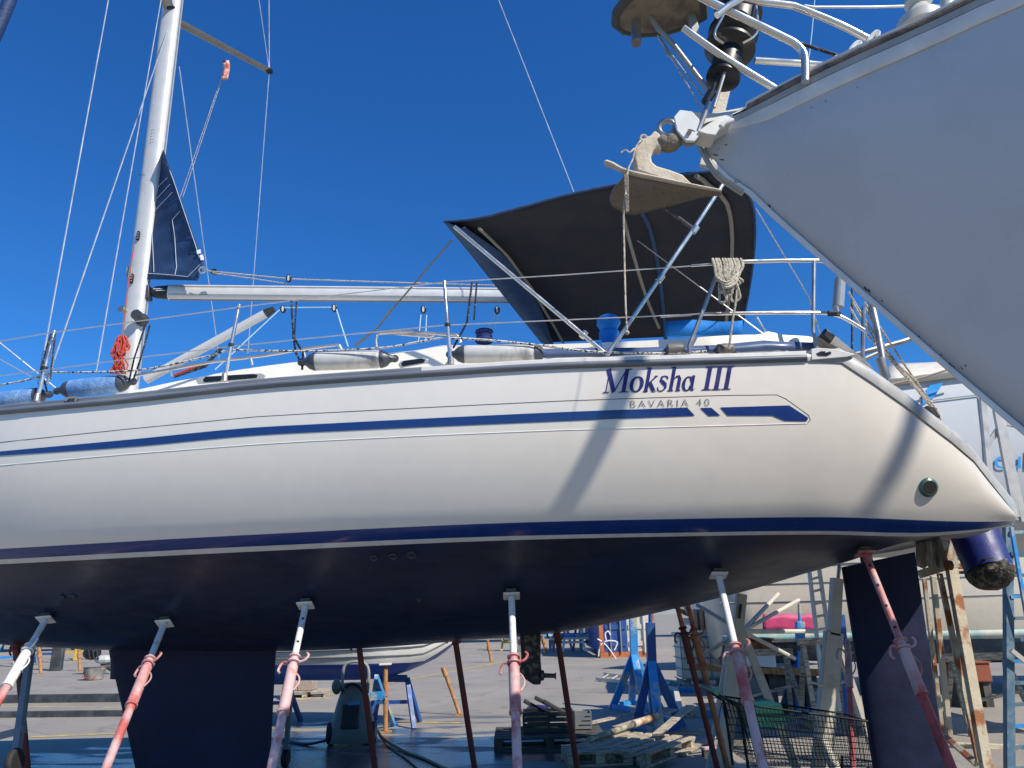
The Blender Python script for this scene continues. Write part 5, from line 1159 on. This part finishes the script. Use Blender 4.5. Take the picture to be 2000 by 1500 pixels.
# light ladder
YL = 11.5; ld = thing('ladder', 'pale aluminium ladder leaning on the cream boat behind the blue stand', 'ladder', at(1600, foot(1600, 1330, YL), YL))
A0, A1, B0, B1 = at(1581, 1118, YL), at(1612, 1390, YL-.6), at(1600, 1112, YL), at(1640, 1390, YL-.6)
LAD = mat('ladder_alu', (.56, .53, .47), .5, .2)
MB().beam(A0, A1, .05, .04, (0, 1, 0)).build('rail', LAD, ld); MB().beam(B0, B1, .05, .04, (0, 1, 0)).build('rail', LAD, ld)
for k in range(10): MB().tube([lerp(A0, A1, (k+.6)/10.5), lerp(B0, B1, (k+.6)/10.5)], .02, 6).build('rung', LAD, ld)
# shopping trolley
YC0 = 6.1; sc0 = at(1430, 1500, YC0)
TR = thing('shopping_trolley', 'black wire shopping trolley with green handle left of the rudder', 'trolley', (at(1540, 1480, 6.2).x, 6.2, 0))
WB = mat('trolley_wire', (.010, .014, .014), .6, spec=.15)
zt1, zt2 = at(1425, 1376, 6.0).z, at(1672, 1402, 6.0).z
def tv(x, y, z): return Vector((x, y, z))
xl, xr = at(1428, 1400, 6.1).x, at(1673, 1400, 6.1).x; yn, yf = 5.85, 6.4; 
zl_t, zr_t, zl_b, zr_b = at(1430, 1367, 6.1).z, at(1670, 1402, 6.1).z, at(1452, 1485, 6.1).z, at(1673, 1488, 6.1).z
xlb = at(1455, 1480, 6.1).x
bk_ = MB()
for k in range(34):
    t = k/33; bk_2 = [lerp(xl, xr, t), lerp(xlb, xr, t), lerp(zl_t, zr_t, t), lerp(zl_b, zr_b, t)]
    for y, yb in ((yn, yn+.04), (yf, yf-.04)): bk_.tube([(bk_2[0], lerp(y, (yn+yf)/2, t*.25), bk_2[2]), (bk_2[1], lerp(yb, (yn+yf)/2, t*.25), bk_2[3])], .0022, 4)
    bk_.tube([(bk_2[1], lerp(yn+.04, (yn+yf)/2, t*.25), bk_2[3]), (bk_2[1], lerp(yf-.04, (yn+yf)/2, t*.25), bk_2[3])], .002, 4)
for k in range(9):
    t = k/8
    for y in (yn, yf): bk_.tube([(lerp(xl, xlb, t), y+(.04*t if y == yn else -.04*t), lerp(zl_t, zl_b, t)), (xr, lerp(y, (yn+yf)/2, .25), lerp(zr_t, zr_b, t))], .003, 4)
for k in range(16):
    y = lerp(yn, yf, k/15); bk_.tube([(xr, lerp(y, (yn+yf)/2, .25), zr_t), (xr, lerp(y, (yn+yf)/2, .25), zr_b)], .0022, 4); bk_.tube([(xl, y, zl_t), (xlb, y, zl_b)], .0022, 4)
bk_.build('wire_basket', WB, TR)
MB().tube([(xl, yn, zl_t), (xr, lerp(yn, yf, .125), zr_t), (xr, lerp(yn, yf, .875), zr_t), (xl, yf, zl_t), (xl, yn, zl_t)], .008, 6).build('basket_rim', WB, TR)
hx = at(1400, 1352, 6.0); MB().tube([hx, hx+Vector((0, .5, 0))], .020, 10).build('handle', GREEN, TR)
for y in (hx.y+.03, hx.y+.47): MB().tube([(hx.x, y, hx.z), (xl+.05, y, zl_t-.05), (xlb, y, zl_b-.10)], .011, 6).build('handle_tube', WB, TR)
MB().box((xl+.22, (yn+yf)/2, zl_t-.10), (.22, .45, .14), Matrix.Rotation(-.15, 3, 'Y')).build('child_seat', GREEN, TR)
for y in (yn+.05, yf-.05): MB().tube([(xlb, y, zl_b-.10), (xlb+.05, y, .14), (xr-.05, y, .17)], .013, 8).build('chassis_tube', WB, TR); MB().tube([(xr-.1, y, .17), (xr-.05, y, zr_b)], .011, 6).build('chassis_tube', WB, TR)
for x in (xlb+.08, xr-.08):
    for y in (yn+.08, yf-.08): MB().tube([(x, y-.018, .06), (x, y+.018, .06)], .06, 14).build('castor', RUB, TR)
# container
cL, cR_ = gnd(1166, 1281), gnd(1294, 1286); yc = (cL.y+cR_.y)/2; cx0, cx1 = cL.x, cR_.x; W_ = cx1-cx0
CT = thing('shipping_container', 'shipping container with one blue and one white door in an orange frame', 'container', ((cx0+cx1)/2, yc+3, 0))
H_ = 2.6
for nm, c, s_ in (('bottom_rail', ((cx0+cx1)/2, yc, .09), (W_, .12, .18)), ('top_rail', ((cx0+cx1)/2, yc, H_-.08), (W_, .12, .16)), ('corner_post', (cx0+.07, yc, H_/2), (.14, .14, H_-.34)), ('corner_post', (cx1-.07, yc, H_/2), (.14, .14, H_-.34))): MB().box(c, s_).build(nm, CORG, CT)
for i, m_ in enumerate((CBLUE, CWHT)):
    xa = cx0+.15+i*(W_/2-.15); xb = xa+W_/2-.16; d_ = MB().box(((xa+xb)/2, yc-.02, H_/2), (xb-xa, .06, H_-.38)).build('door', m_, CT)
    for k in range(4): MB().box(((xa+xb)/2, yc-.07, .45+k*.55), (xb-xa-.1, .03, .16)).build('door_rib', m_, d_)
    for k in (.28, .72): MB().tube([(lerp(xa, xb, k), yc-.11, .15), (lerp(xa, xb, k), yc-.11, H_-.15)], .03, 6).build('lock_bar', GREYM if i == 0 else m_, d_)
for sx, xx in ((0, cx0), (1, cx1)):
    zz = MB(); rowsC = []
    for k in range(41):
        o_ = .03 if (k//2) % 2 else 0; y = yc+.07+k*.148; rowsC.append([(xx-.02-o_ if sx else xx+.02+o_, y, .18), (xx-.02-o_ if sx else xx+.02+o_, y, H_-.16)])
    zz.grid(rowsC).build('corrugated_side', CWHT if sx else CBLUE, CT, sharp=10)
MB().box(((cx0+cx1)/2, yc+3, H_-.02), (W_-.1, 5.9, .04)).build('roof_panel', CORG, CT)
for k, pts in enumerate((((1169, 1282), (1172, 1262), (1185, 1252), (1205, 1254), (1200, 1270)), ((1167, 1248), (1178, 1255), (1190, 1268), (1204, 1288)), ((1184, 1250), (1182, 1238), (1188, 1233), (1192, 1240)))):
    tag(MB().tube(smoothpts([at(x, y, yc-.5-.1*k) for x, y in pts], 5), .022, 6).build('hose_loop', PLWH), ['white hose loop standing against the blue container door', 'white hose sloping down from the blue container door', 'small white hose loop high on the blue container door'][k], 'hose', 'white hoses by the container')
# IBC
ib = gnd(1378, 1344); ix0, ix1 = at(1332, 1300, ib.y).x, at(1426, 1300, ib.y).x; izt = at(1380, 1243, ib.y).z; IB = thing('water_tank', 'caged pale plastic tank on a pallet behind the brown prop', 'tank', (ib.x, ib.y, 0))
MB().box(((ix0+ix1)/2, ib.y+.4, .15+(izt-.15)/2), (ix1-ix0-.04, .8, izt-.18)).build('tank', CAGE, IB, bevel=.05)
cg_ = MB()
for k in range(6): x = lerp(ix0, ix1, k/5); cg_.tube([(x, ib.y-.02, .14), (x, ib.y-.02, izt)], .012, 6)
for k in range(5): z = lerp(.16, izt, k/4); cg_.tube([(ix0, ib.y-.02, z), (ix1, ib.y-.02, z)], .012, 6); cg_.tube([(ix0, ib.y-.02, z), (ix0, ib.y+.82, z)], .012, 6)
cg_.build('cage', GREYM, IB)
for x in (ix0+.08, (ix0+ix1)/2, ix1-.08): MB().box((x, ib.y+.4, .07), (.12, .8, .12)).build('pallet_block', WOOD, IB)
# timber stacks: plywood panel & beam
tb_ = at(1350, 1302, 12.5); tb2 = at(1605, 1314, 12.5); tag(MB().beam(tb_, tb2, .10, .10).build('timber_beam', WOODO), 'long orange timber beam running behind the shopping trolley', 'beam')
pnl = thing('timber_rack', 'stack of pale plywood boards above the water tank', 'rack', at(1385, 1350, 17)); 
for k in range(4): a = at(1350+k*12, 1190, 17); b = at(1361+k*12, 1232, 17); MB().box(((a.x+b.x)/2, 17+.05, (a.z+b.z)/2), (b.x-a.x-.01, .4, a.z-b.z)).build('plywood_board', mat('ply_warm', (.50, .35, .20), .8), pnl)
MB().box((at(1375, 1236, 17).x, 17, at(1375, 1236, 17).z), (1.3, .5, .05)).build('shelf', CRM, pnl)
for x in (1338, 1402): p = at(x, 1236, 17); MB().box((p.x, 17, p.z/2), (.06, .06, p.z)).build('upright', CRM, pnl)
# clutter under the cream boat
CL = [(1470, 1262, .5, .2, RUST, 'rust brown box', 12.8, 'rusty box stacked in the junk behind the cream stand'), (1475, 1290, .5, .22, PLWH, 'white tub', 12.7, 'upturned white tub in the junk behind the cream stand'), (1510, 1275, .8, .30, WOODD, 'dark crate', 13.3, 'dark wooden crate in the junk under the cream boat'), (1530, 1330, .9, .2, WOODD, 'dark board heap', 12.9, 'low heap of dark boards under the cream boat'), (1450, 1335, .5, .25, GREYM, 'grey box', 12.6, 'grey metal box beside the water tank'), (1885, 1312, .55, .28, mat('box_brown_red', (.25, .07, .03), .7), 'red box', 13, 'red brown box on the ground right of the rusty trestle')]
for (x, y, w_, h, m_, nm, Y, lab) in CL:
    p = at(x, y, Y); z0 = max(0, p.z-h/2); r_ = thing('junk_box', lab, 'box', (p.x, Y, 0), 'junk under the cream boat'); MB().box((p.x, Y, z0+h/2), (w_, .5, h)).build('box_body', m_, r_, bevel=.02); MB().box((p.x, Y, z0+h+.012), (w_+.04, .54, .02)).build('lid', m_, r_)
    if z0 > .05:
        for sx in (-1, 1): MB().box((p.x+sx*w_*.35, Y, z0/2), (.12, .4, z0)).build('support_block', WOODD, r_)
# --- cream boat background right (broadside)
zt_ = at(1750, 1075, 15).z; zk_ = at(1750, 1300, 15).z; zw_ = at(1750, 1243, 15).z
crb, crr = simple_boat('motor_boat', 'long cream hull with turquoise waterline and dark bottom filling the gap behind the rudder', 'motor boat', (at(2750, 1150, 14.6).x, 14.4, 0), (at(1388, 1150, 15.6).x, 15.7, 0), 1.5, zk_, zw_, zt_, mat('hull_cream', (.74, .67, .54), .4, fine=.03), BOTB, keel_rise=.45, bow_rise=.5)
for j, (q, rr, m_) in enumerate(((.35, .02, GREYM), (.75, .015, GREYM), (1.15, .015, GREYM))): MB().tube([lerp(r_[0], r_[1], q) if q < 1 else lerp(r_[1], r_[2], q-1) for r_ in crr[:-2]], rr, 6).build('hull_strake', m_, crb)
MB().grid([[lerp(r_[1], r_[2], .86)+Vector((0, -.02, 0)), r_[2]+Vector((0, -.02, -.03))] for r_ in crr[:-3]]).build('waterline_band', TURQ, crb, solid=.01)
pk = MB().grid([[at(x, y+1.5*math.sin(x*.13+k), 14.1) for k, y in enumerate((1200, 1210, 1222, 1236))] for x in range(1490, 1602, 8)]).build('pink_patch', PINK, crb, solid=.03)
for k in range(3): p = at(1560+k*30, 1105, 15.2); MB().box((p.x, 15.3, p.z), (.5, .4, .25)).build('cabin_box', mat('hull_cream', 0), crb, bevel=.03)
# second white boat bow behind the tank
w1 = at(1400, 1180, 21); wb_, wr = simple_boat('white_boat', 'white boat with a blue sheer line behind the cream stand', 'boat', (at(1330, 1190, 21).x, 21, 0), (at(1640, 1190, 22).x, 22.5, 0), 1.3, at(1480, 1262, 21).z, at(1480, 1218, 21).z, at(1480, 1130, 21).z, PLWH, mat('bottom_seagreen', (.16, .26, .27), .6), bow_rise=.3)
MB().tube([r_[1] for r_ in wr[:-1]], .05, 6).build('sheer_line', NAVYG, wb_)
# --- white catamaran style hull right, behind stern
CATM = mat('cat_white', (.50, .52, .53), .45, fine=.01)
CAT = thing('white_catamaran', 'big white boat with blue lettering seen behind the stern, under the neighbour bow', 'catamaran', (6.5, 9.5, 0))
rws = []
YK = 8.6
for i in range(15):
    t = i/14; px = lerp(1690, 2330, t)
    yt = lerp(752, 690, t); a = at(px, yt, YK); zt = a.z; zb = at(px, 1062, YK).z; X = a.x
    rws.append([(X, YK+.9, zt+.16), (X, YK+.25, zt+.12), (X, YK+.03, zt), (X, YK, lerp(zt, zb, .12)), (X, YK, lerp(zt, zb, .4)), (X, YK+.02, lerp(zt, zb, .7)), (X, YK+.15, lerp(zt, zb, .86)), (X, YK+.45, lerp(zt, zb, .97)), (X, YK+1.0, zb), (X, YK+2.4, zb+.0), (X, YK+2.4, zt)])
MB().grid(rws).add(rws[0], [tuple(range(11))]).add(rws[-1], [tuple(range(11))]).build('hull', CATM, CAT, sharp=30)
MB().grid([[at(px, y, YK+dy) for y, dy in ((752-(px-1740)*.12, -.02), (741-(px-1740)*.13, -.05), (735-(px-1740)*.13, 0), (718-(px-1740)*.10, .5), (712-(px-1740)*.03, 1.0))] for px in range(1735, 2101, 20)]).build('cabin_side', mat('cat_cream', (.72, .66, .54), .4), CAT, solid=.03)
def catpoly(pts, nm, m_, off=.02): return MB().prism([at(x, y, YK-off) for x, y in pts], (0, .006, 0)).build(nm, m_, CAT)
catpoly([(1843, 747), (1817, 752), (1800, 772), (1803, 790), (1825, 775)], 'blue_swoosh', SKYB); catpoly([(1912, 772), (1914, 772), (1932, 870), (1930, 905), (1927, 905)], 'panel_seam', GREYM); catpoly([(1822, 781), (1912, 770), (1912, 772), (1822, 783)], 'panel_seam', GREYM)
vs_, fs_ = text_mesh('cult'); wd = max(v.x for v in vs_)
MB().add([at(1940+v.x/wd*92, 915-v.y*52+v.x*0, YK-.012) for v in vs_], fs_).build('blue_lettering', SKYB, CAT, sharp=0)
T([(1735, 752, 8.4), (1800, 738, 8.4), (1890, 710, 8.4)], 8.4, .012, 'deck_line', mat('teak_rail', (.28, .2, .15), .6), CAT)
for xx in (2110, 2250):
    p = at(xx, 1062, YK+1.2); MB().box((p.x, p.y, p.z/2), (.12, .12, p.z)).build('support_pillar', GREYM, CAT)
# blue leg with mussel crust hanging behind the stern
bl = thing('blue_leg', 'thick blue cylinder with a mussel-crusted lower end below the stern', 'drive leg', at(1935, 1160, 6.9))
pa, pb = at(1880, 985, 6.9), at(1934, 1118, 6.6); MB().tube([pa, pb], [.20, .185], 26).build('blue_cylinder', FADEB, bl)
rr_ = []
d = (pb-pa).normalized(); aa = d.cross(Vector((0, 1, 0))).normalized(); bb_ = d.cross(aa)
for j in range(7):
    t = j/6; r0 = .188*math.sqrt(max(0.02, 1-t**2.2)); rr_.append([pb+d*(t*.17-.03)+(aa*math.cos(2*math.pi*k/20)+bb_*math.sin(2*math.pi*k/20))*r0*random.uniform(.9, 1.08) for k in range(20)])
MB().grid(rr_, closed=True).add(rr_[-1], [tuple(range(20))]).build('mussel_crust', MUSS, bl, sharp=20)
hgr = MB().beam(pa+Vector((0, 0, .0)), Vector((pa.x+.3, 8.9, pa.z+.3)), .12, .12).build('mounting_arm', FADEB, bl)
# rusty trestle
RT = thing('rusty_trestle', 'tall cream trestle streaked with rust standing right behind the rudder', 'trestle', at(1860, 1480, 7.4))
def rb(a, b, w_, m_=RUSTC, nm='post', Ya=7.2, Yb=None): return MB().beam(at(*a, Ya), at(*b, Yb or Ya), w_, w_*.8, (0, 1, 0)).build(nm, m_, RT, bevel=.004)
rb((1838, 1040), (1862, 1110), .09); rb((1858, 1110), (1932, 1530), .085, Yb=6.9); rb((1835, 1120), (1912, 1490), .045, Ya=7.25, Yb=7.1); rb((1822, 1125), (1855, 1440), .05, Ya=7.7, Yb=7.9); rb((1805, 1130), (1840, 1430), .04, Ya=7.9, Yb=8.1)
rb((1796, 1122), (1850, 1105), .07, RUSTC, 'cross_bar', 7.3); rb((1846, 1106), (1905, 1106), .05, RUST, 'cross_bar', 7.5); rb((1850, 1118), (1990, 1118), .03, RUST, 'cross_bar', 7.8); rb((1848, 1440), (1905, 1490), .06, RUSTC, 'base_bar', 7.8, 7.1); rb((1850, 1455), (1990, 1460), .05, RUSTC, 'base_bar', 7.9)
MB().tube([at(1848, 1104, 7.1), at(1858, 1104, 7.1)], .045, 8).build('clamp_nut', RUST, RT)
pc = MB().grid([[at(x, y+((k % 3)*3 if y > 1095 else 0), 7.25+.03*math.sin(k*1.3)) for y in (1045, 1070, 1090, 1105)] for k, x in enumerate(range(1792, 1850, 6))]).build('canvas_padding', mat('padding_dirty', (.50, .47, .36), .9, col2=(.18, .17, .10), scale=6, stretch=(3, 3, .5)), RT, solid=.03)
# blue ladder at right
BL = thing('boarding_ladder', 'dark blue steel ladder with many rungs at the right edge', 'ladder', at(1985, foot(1985, 1500, 7.2), 7.2)); yb_ = foot(1975, 1500, 7.2)
MB().beam(at(1968, 1020, 7.5), at(1972, yb_, 7.2), .07, .06, (0, 1, 0)).build('rail', mat('ladder_blue', (.06, .13, .20), .5, col2=(.16, .22, .26), scale=6), BL); MB().beam(at(2075, 1010, 7.5), at(2080, yb_, 7.2), .07, .06, (0, 1, 0)).build('rail', mat('ladder_blue', 0), BL)
for k in range(12): y = 1040+k*42; MB().beam(at(1972, y, 7.45-.02*k), at(2078, y-3, 7.45-.02*k), .045, .03).build('rung', mat('ladder_blue', 0) if k % 3 else BST, BL)
MB().beam(at(1975, 1030, 7.3), at(2015, 1260, 7.25), .03, .03, (0, 1, 0)).build('diagonal_brace', BST, BL); MB().beam(at(1975, 1270, 7.25), at(2050, 1330, 7.25), .04, .03, (0, 1, 0)).build('diagonal_brace', mat('ladder_alu', 0), BL)
sl2 = thing('stern_steps', 'grey aluminium steps rising from the blue ladder in front of the lettered boat', 'steps', at(1965, 1010, 7.2))
for a, b in (((1918, 772), (1938, 985)), ((1945, 800), (1985, 1010)), ((1955, 815), (1999, 1020))): MB().beam(at(*a, 7.6), at(*b, 7.5), .055, .04, (0, 1, 0)).build('rail', RIM, sl2)
for a, b in (((1929, 868), (1952, 835)), ((1960, 825), (1990, 832)), ((1965, 1010), (2005, 1012))): MB().beam(at(*a, 7.6), at(*b, 7.6), .05, .03, (0, 1, 0)).build('tread', RIM, sl2)

WT = ['pale wooden trestle in the junk right behind the spider stand', 'pale wooden trestle beside the ladder on the cream boat', 'weathered wooden trestle on the ground right of the rusty trestle']
for k, (px, py, Yt, hh_, wd_) in enumerate(((1500, 1340, 11.6, .95, .8), (1612, 1345, 11.2, 1.1, .6), (1925, 1360, 10.5, .9, .9))):
    c = at(px, py, Yt); root = thing('sawhorse', WT[k], 'trestle', (c.x, Yt, 0), 'wooden trestles under the cream boat')
    MB().beam((c.x-wd_/2, Yt, hh_), (c.x+wd_/2, Yt, hh_), .09, .09).build('top_beam', WOOD, root)
    for sx in (-1, 1):
        for sy in (-1, 1): MB().beam((c.x+sx*wd_*.38, Yt, hh_-.03), (c.x+sx*wd_*.48, Yt+sy*.3, 0), .06, .04, (0, 1, 0)).build('leg', WOOD, root)
    MB().beam((c.x-wd_*.42, Yt-.17, hh_*.4), (c.x+wd_*.42, Yt-.17, hh_*.55), .06, .03).build('brace', WOOD, root)
lb = thing('lying_ladder', 'grey ladder lying on the ground behind the front blue stand', 'ladder', gnd(1250, 1345))
A_, B_, C_, D_ = [gnd(*q)+Vector((0, 0, .05)) for q in ((1165, 1330), (1330, 1352), (1180, 1320), (1345, 1340))]
MB().beam(A_, B_, .04, .07).build('rail', LAD, lb); MB().beam(C_, D_, .04, .07).build('rail', LAD, lb)
for k in range(8): MB().tube([lerp(A_, B_, (k+.5)/8), lerp(C_, D_, (k+.5)/8)], .018, 6).build('rung', LAD, lb)
for k, (px, py, sx_, sz_) in enumerate(((1420, 1392, .30, .12), (1345, 1400, .22, .10), (1590, 1420, .35, .14))):
    c = gnd(px, py); tag(MB().box((c.x, c.y, sz_/2), (sx_, .2, sz_), Matrix.Rotation(.3*k, 3, 'Z')).build('timber_block', WOOD, bevel=.012), ['low timber block on the ground behind the rust brown prop', 'small timber block beside the frame lying behind the front blue stand', 'wide timber block on the ground beyond the shopping trolley'][k], 'block', 'timber blocks on the ground')
# --- left background
BEAMD = mat('dark_grey', (.035, .04, .045), .6, col2=(.07, .075, .08), scale=4)
for (y, ya, lab, h) in ((1364, 1364, 'rear long dark bar lying on the yard left of the keel', .16), (1392, 1392, 'front long dark bar lying on the yard left of the keel', .10)):  # two long, low, dark bars laid across the ground
    a, b = gnd(-250, y+12), gnd(300 if h > .12 else 330, y+6); tag(MB().beam(a+Vector((0, 0, h/2)), b+Vector((0, 0, h/2)), .10, h).build('dark_bar', BEAMD, bevel=.006), lab, 'beam', 'dark bars left of the keel')
bo = gnd(109, 1310); BP = thing('black_bollard', 'black upright rudder blade standing on the ground left of the keel', 'rudder blade', bo); hh = at(109, 1262, bo.y).z
MB().box(bo+Vector((0, 0, hh/2)), (.38, .2, hh)).build('blade', BEAMD, BP, bevel=.03); MB().box(bo+Vector((0, 0, hh+.6)), (.30, .2, 1.2)).build('stock', BEAMD, BP)
bu = gnd(183, 1328); BU = thing('bucket', 'grey mortar tub on the ground in front of the keel', 'bucket', bu)
MB().lathe(bu, bu+Vector((0, 0, .36)), [(0, .22), (.05, .24), (.95, .30), (1, .32), (.96, .29)], 20).build('bucket_body', mat('bucket_grey', (.16, .16, .15), .8, col2=(.3, .28, .24), scale=6), BU)
MB().tube([bu+Vector((-.3, 0, .33)), bu+Vector((-.2, -.25, .1)), bu+Vector((.1, -.28, .04)), bu+Vector((.3, 0, .33))], .012, 6).build('bucket_handle', ROPER, BU)
en = gnd(190, 1322)+Vector((0, 1.2, 0)); EN = thing('outboard_engine', 'dark outboard engine parts hanging by the keel above the tub', 'engine', en)
e0_ = at(180, 1275, en.y); MB().ball(e0_, (.30, .2, .22), 10, 6).build('cowling', BLACK, EN, sharp=20); MB().ball(at(205, 1288, en.y), (.35, .2, .14), 10, 6).build('midsection', mat('engine_white', (.5, .5, .48), .4), EN, sharp=20); MB().tube([at(200, 1295, en.y), en+Vector((.1, 0, 0))], .09, 10).build('leg', BEAMD, EN)
for k in range(3): MB().tube([at(172+k*8, 1268, en.y-.2), at(176+k*8, 1288, en.y-.2)], .025, 6).build('hose', RUB, EN)
# leaning grey strut and wheel at left
gs = thing('trailer_leg', 'grey trailer strut with black wheel in the lower left corner', 'trailer', gnd(28, 1500)); q0, q1 = at(62, 1255, 7.4), at(32, 1470, 6.9)
MB().beam(q0, q1, .055, .055, (0, 1, 0)).build('strut', GREYM, gs); MB().beam(at(-30, 1445, 7.0), at(48, 1425, 7.0), .05, .06).build('cross_bar', GREYM, gs); MB().tube([at(22, 1490, 6.85), at(36, 1488, 6.85)], .11, 16).build('wheel', RUB, gs, bevel=.02)
# far racks and stands, left and centre
far = random.Random(3)
cols = [BST, BSTD, mat('stand_yellow', (.60, .38, .05), .5), PLWH, GREYM, CRM]
def far_stand(px, py, hgt, m_, lab, nm='far_boat_stand', grp='distant stands across the yard'):
    b = gnd(px, py); root = thing(nm, lab, 'stand', b, grp); w_ = .9
    for sx in (-1, 1): 
        MB().beam(b+Vector((sx*w_/2, -.3, 0)), b+Vector((sx*.15, 0, hgt)), .09, .09, (0, 1, 0)).build('leg', m_, root)
    MB().beam(b+Vector((-w_/2, -.2, .35)), b+Vector((w_/2, -.2, .35)), .09, .09).build('cross_bar', m_, root); MB().box(b+Vector((0, 0, hgt)), (.5, .4, .1)).build('top_pad', m_, root); return root
for px, py, k, lab in ((15, 1302, 0, 'light blue far stand at the left edge of the yard'), (60, 1298, 4, 'grey far stand left of the black blade'), (96, 1294, 1, 'dark blue far stand beside the black blade'), (135, 1290, 2, 'yellow far stand right of the black blade'), (172, 1288, 2, 'yellow far stand nearest the keel'), (1120, 1272, 3, 'white far stand left of the container'), (1140, 1271, 1, 'dark blue far stand left of the container'), (1095, 1272, 4, 'grey far stand behind the yacht prop by the saildrive'), (1000, 1270, 2, 'yellow far stand behind the saildrive prop')):
    far_stand(px, py, 1.7, cols[k], lab)
for k, (x, y, w_, lab) in enumerate(((1075, 1262, 2.6, 'white rack of masts and spars beyond the saildrive'), (1135, 1264, 2.2, 'white trolley rack left of the container'))):
    b = gnd(x, y+8); root = thing('spar_rack', lab, 'rack', b, 'racks far across the yard')
    for sx in (-1, 0, 1): MB().box(b+Vector((sx*w_/2, 0, .9)), (.12, .12, 1.8)).build('upright', GREYM, root)
    for z in (.5, 1.1, 1.7): 
        MB().box(b+Vector((0, -.1, z)), (w_+.4, .2, .08)).build('shelf_bar', PLWH, root); MB().tube([b+Vector((-w_*.8, -.25, z+.12)), b+Vector((w_*.8, -.25, z+.12))], .06, 8).build('spar', [PLWH, BST, WOODO][int(z*2) % 3], root)
# a row of distant boats closing the horizon
fb_ = [(-330, 2.6, 0), (-90, 3.0, 1), (60, 2.4, 0), (260, 2.8, 1), (430, 2.6, 0), (800, 2.7, 0), (960, 2.5, 1), (1080, 2.9, 0), (1420, 3.0, 1), (1640, 2.8, 0), (1830, 3.1, 1), (2050, 2.8, 0)]
side_l = ['first', 'second', 'third', 'fourth', 'fifth', 'sixth', 'seventh', 'eighth', 'ninth', 'tenth', 'eleventh', 'twelfth']
for i, (px, h, c) in enumerate(fb_):
    Y = 44+far.random()*6; p = at(px, 1230, Y); L_ = 9; hb_ = 1.5
    r_, rr2 = simple_boat('distant_boat', 'distant white hull with %s bottom, %s from the left along the horizon' % (('dark blue', 'black')[c], side_l[i]), 'boat', (p.x-L_*.4, Y, 0), (p.x+L_*.4, Y+1, 0), hb_, .7, 1.3, h, PLWH, [HBLUE, BEAMD][c], n=10, bow_rise=.4, grp='distant boats along the horizon')
    MB().box((p.x+.3, Y+.5, h+.3), (3.4, 1.6, .6)).build('cabin', PLWH, r_, bevel=.15)
    for k in range(3): MB().box((p.x-.8+k*1.0, Y+.5-.82, h+.35), (.6, .04, .22)).build('window', GLASS, r_)
    for sx in (-2.2, 2.0): MB().box((p.x+sx, Y+.4, .5), (.3, 1.2, 1.0)).build('cradle_leg', GREYM, r_)
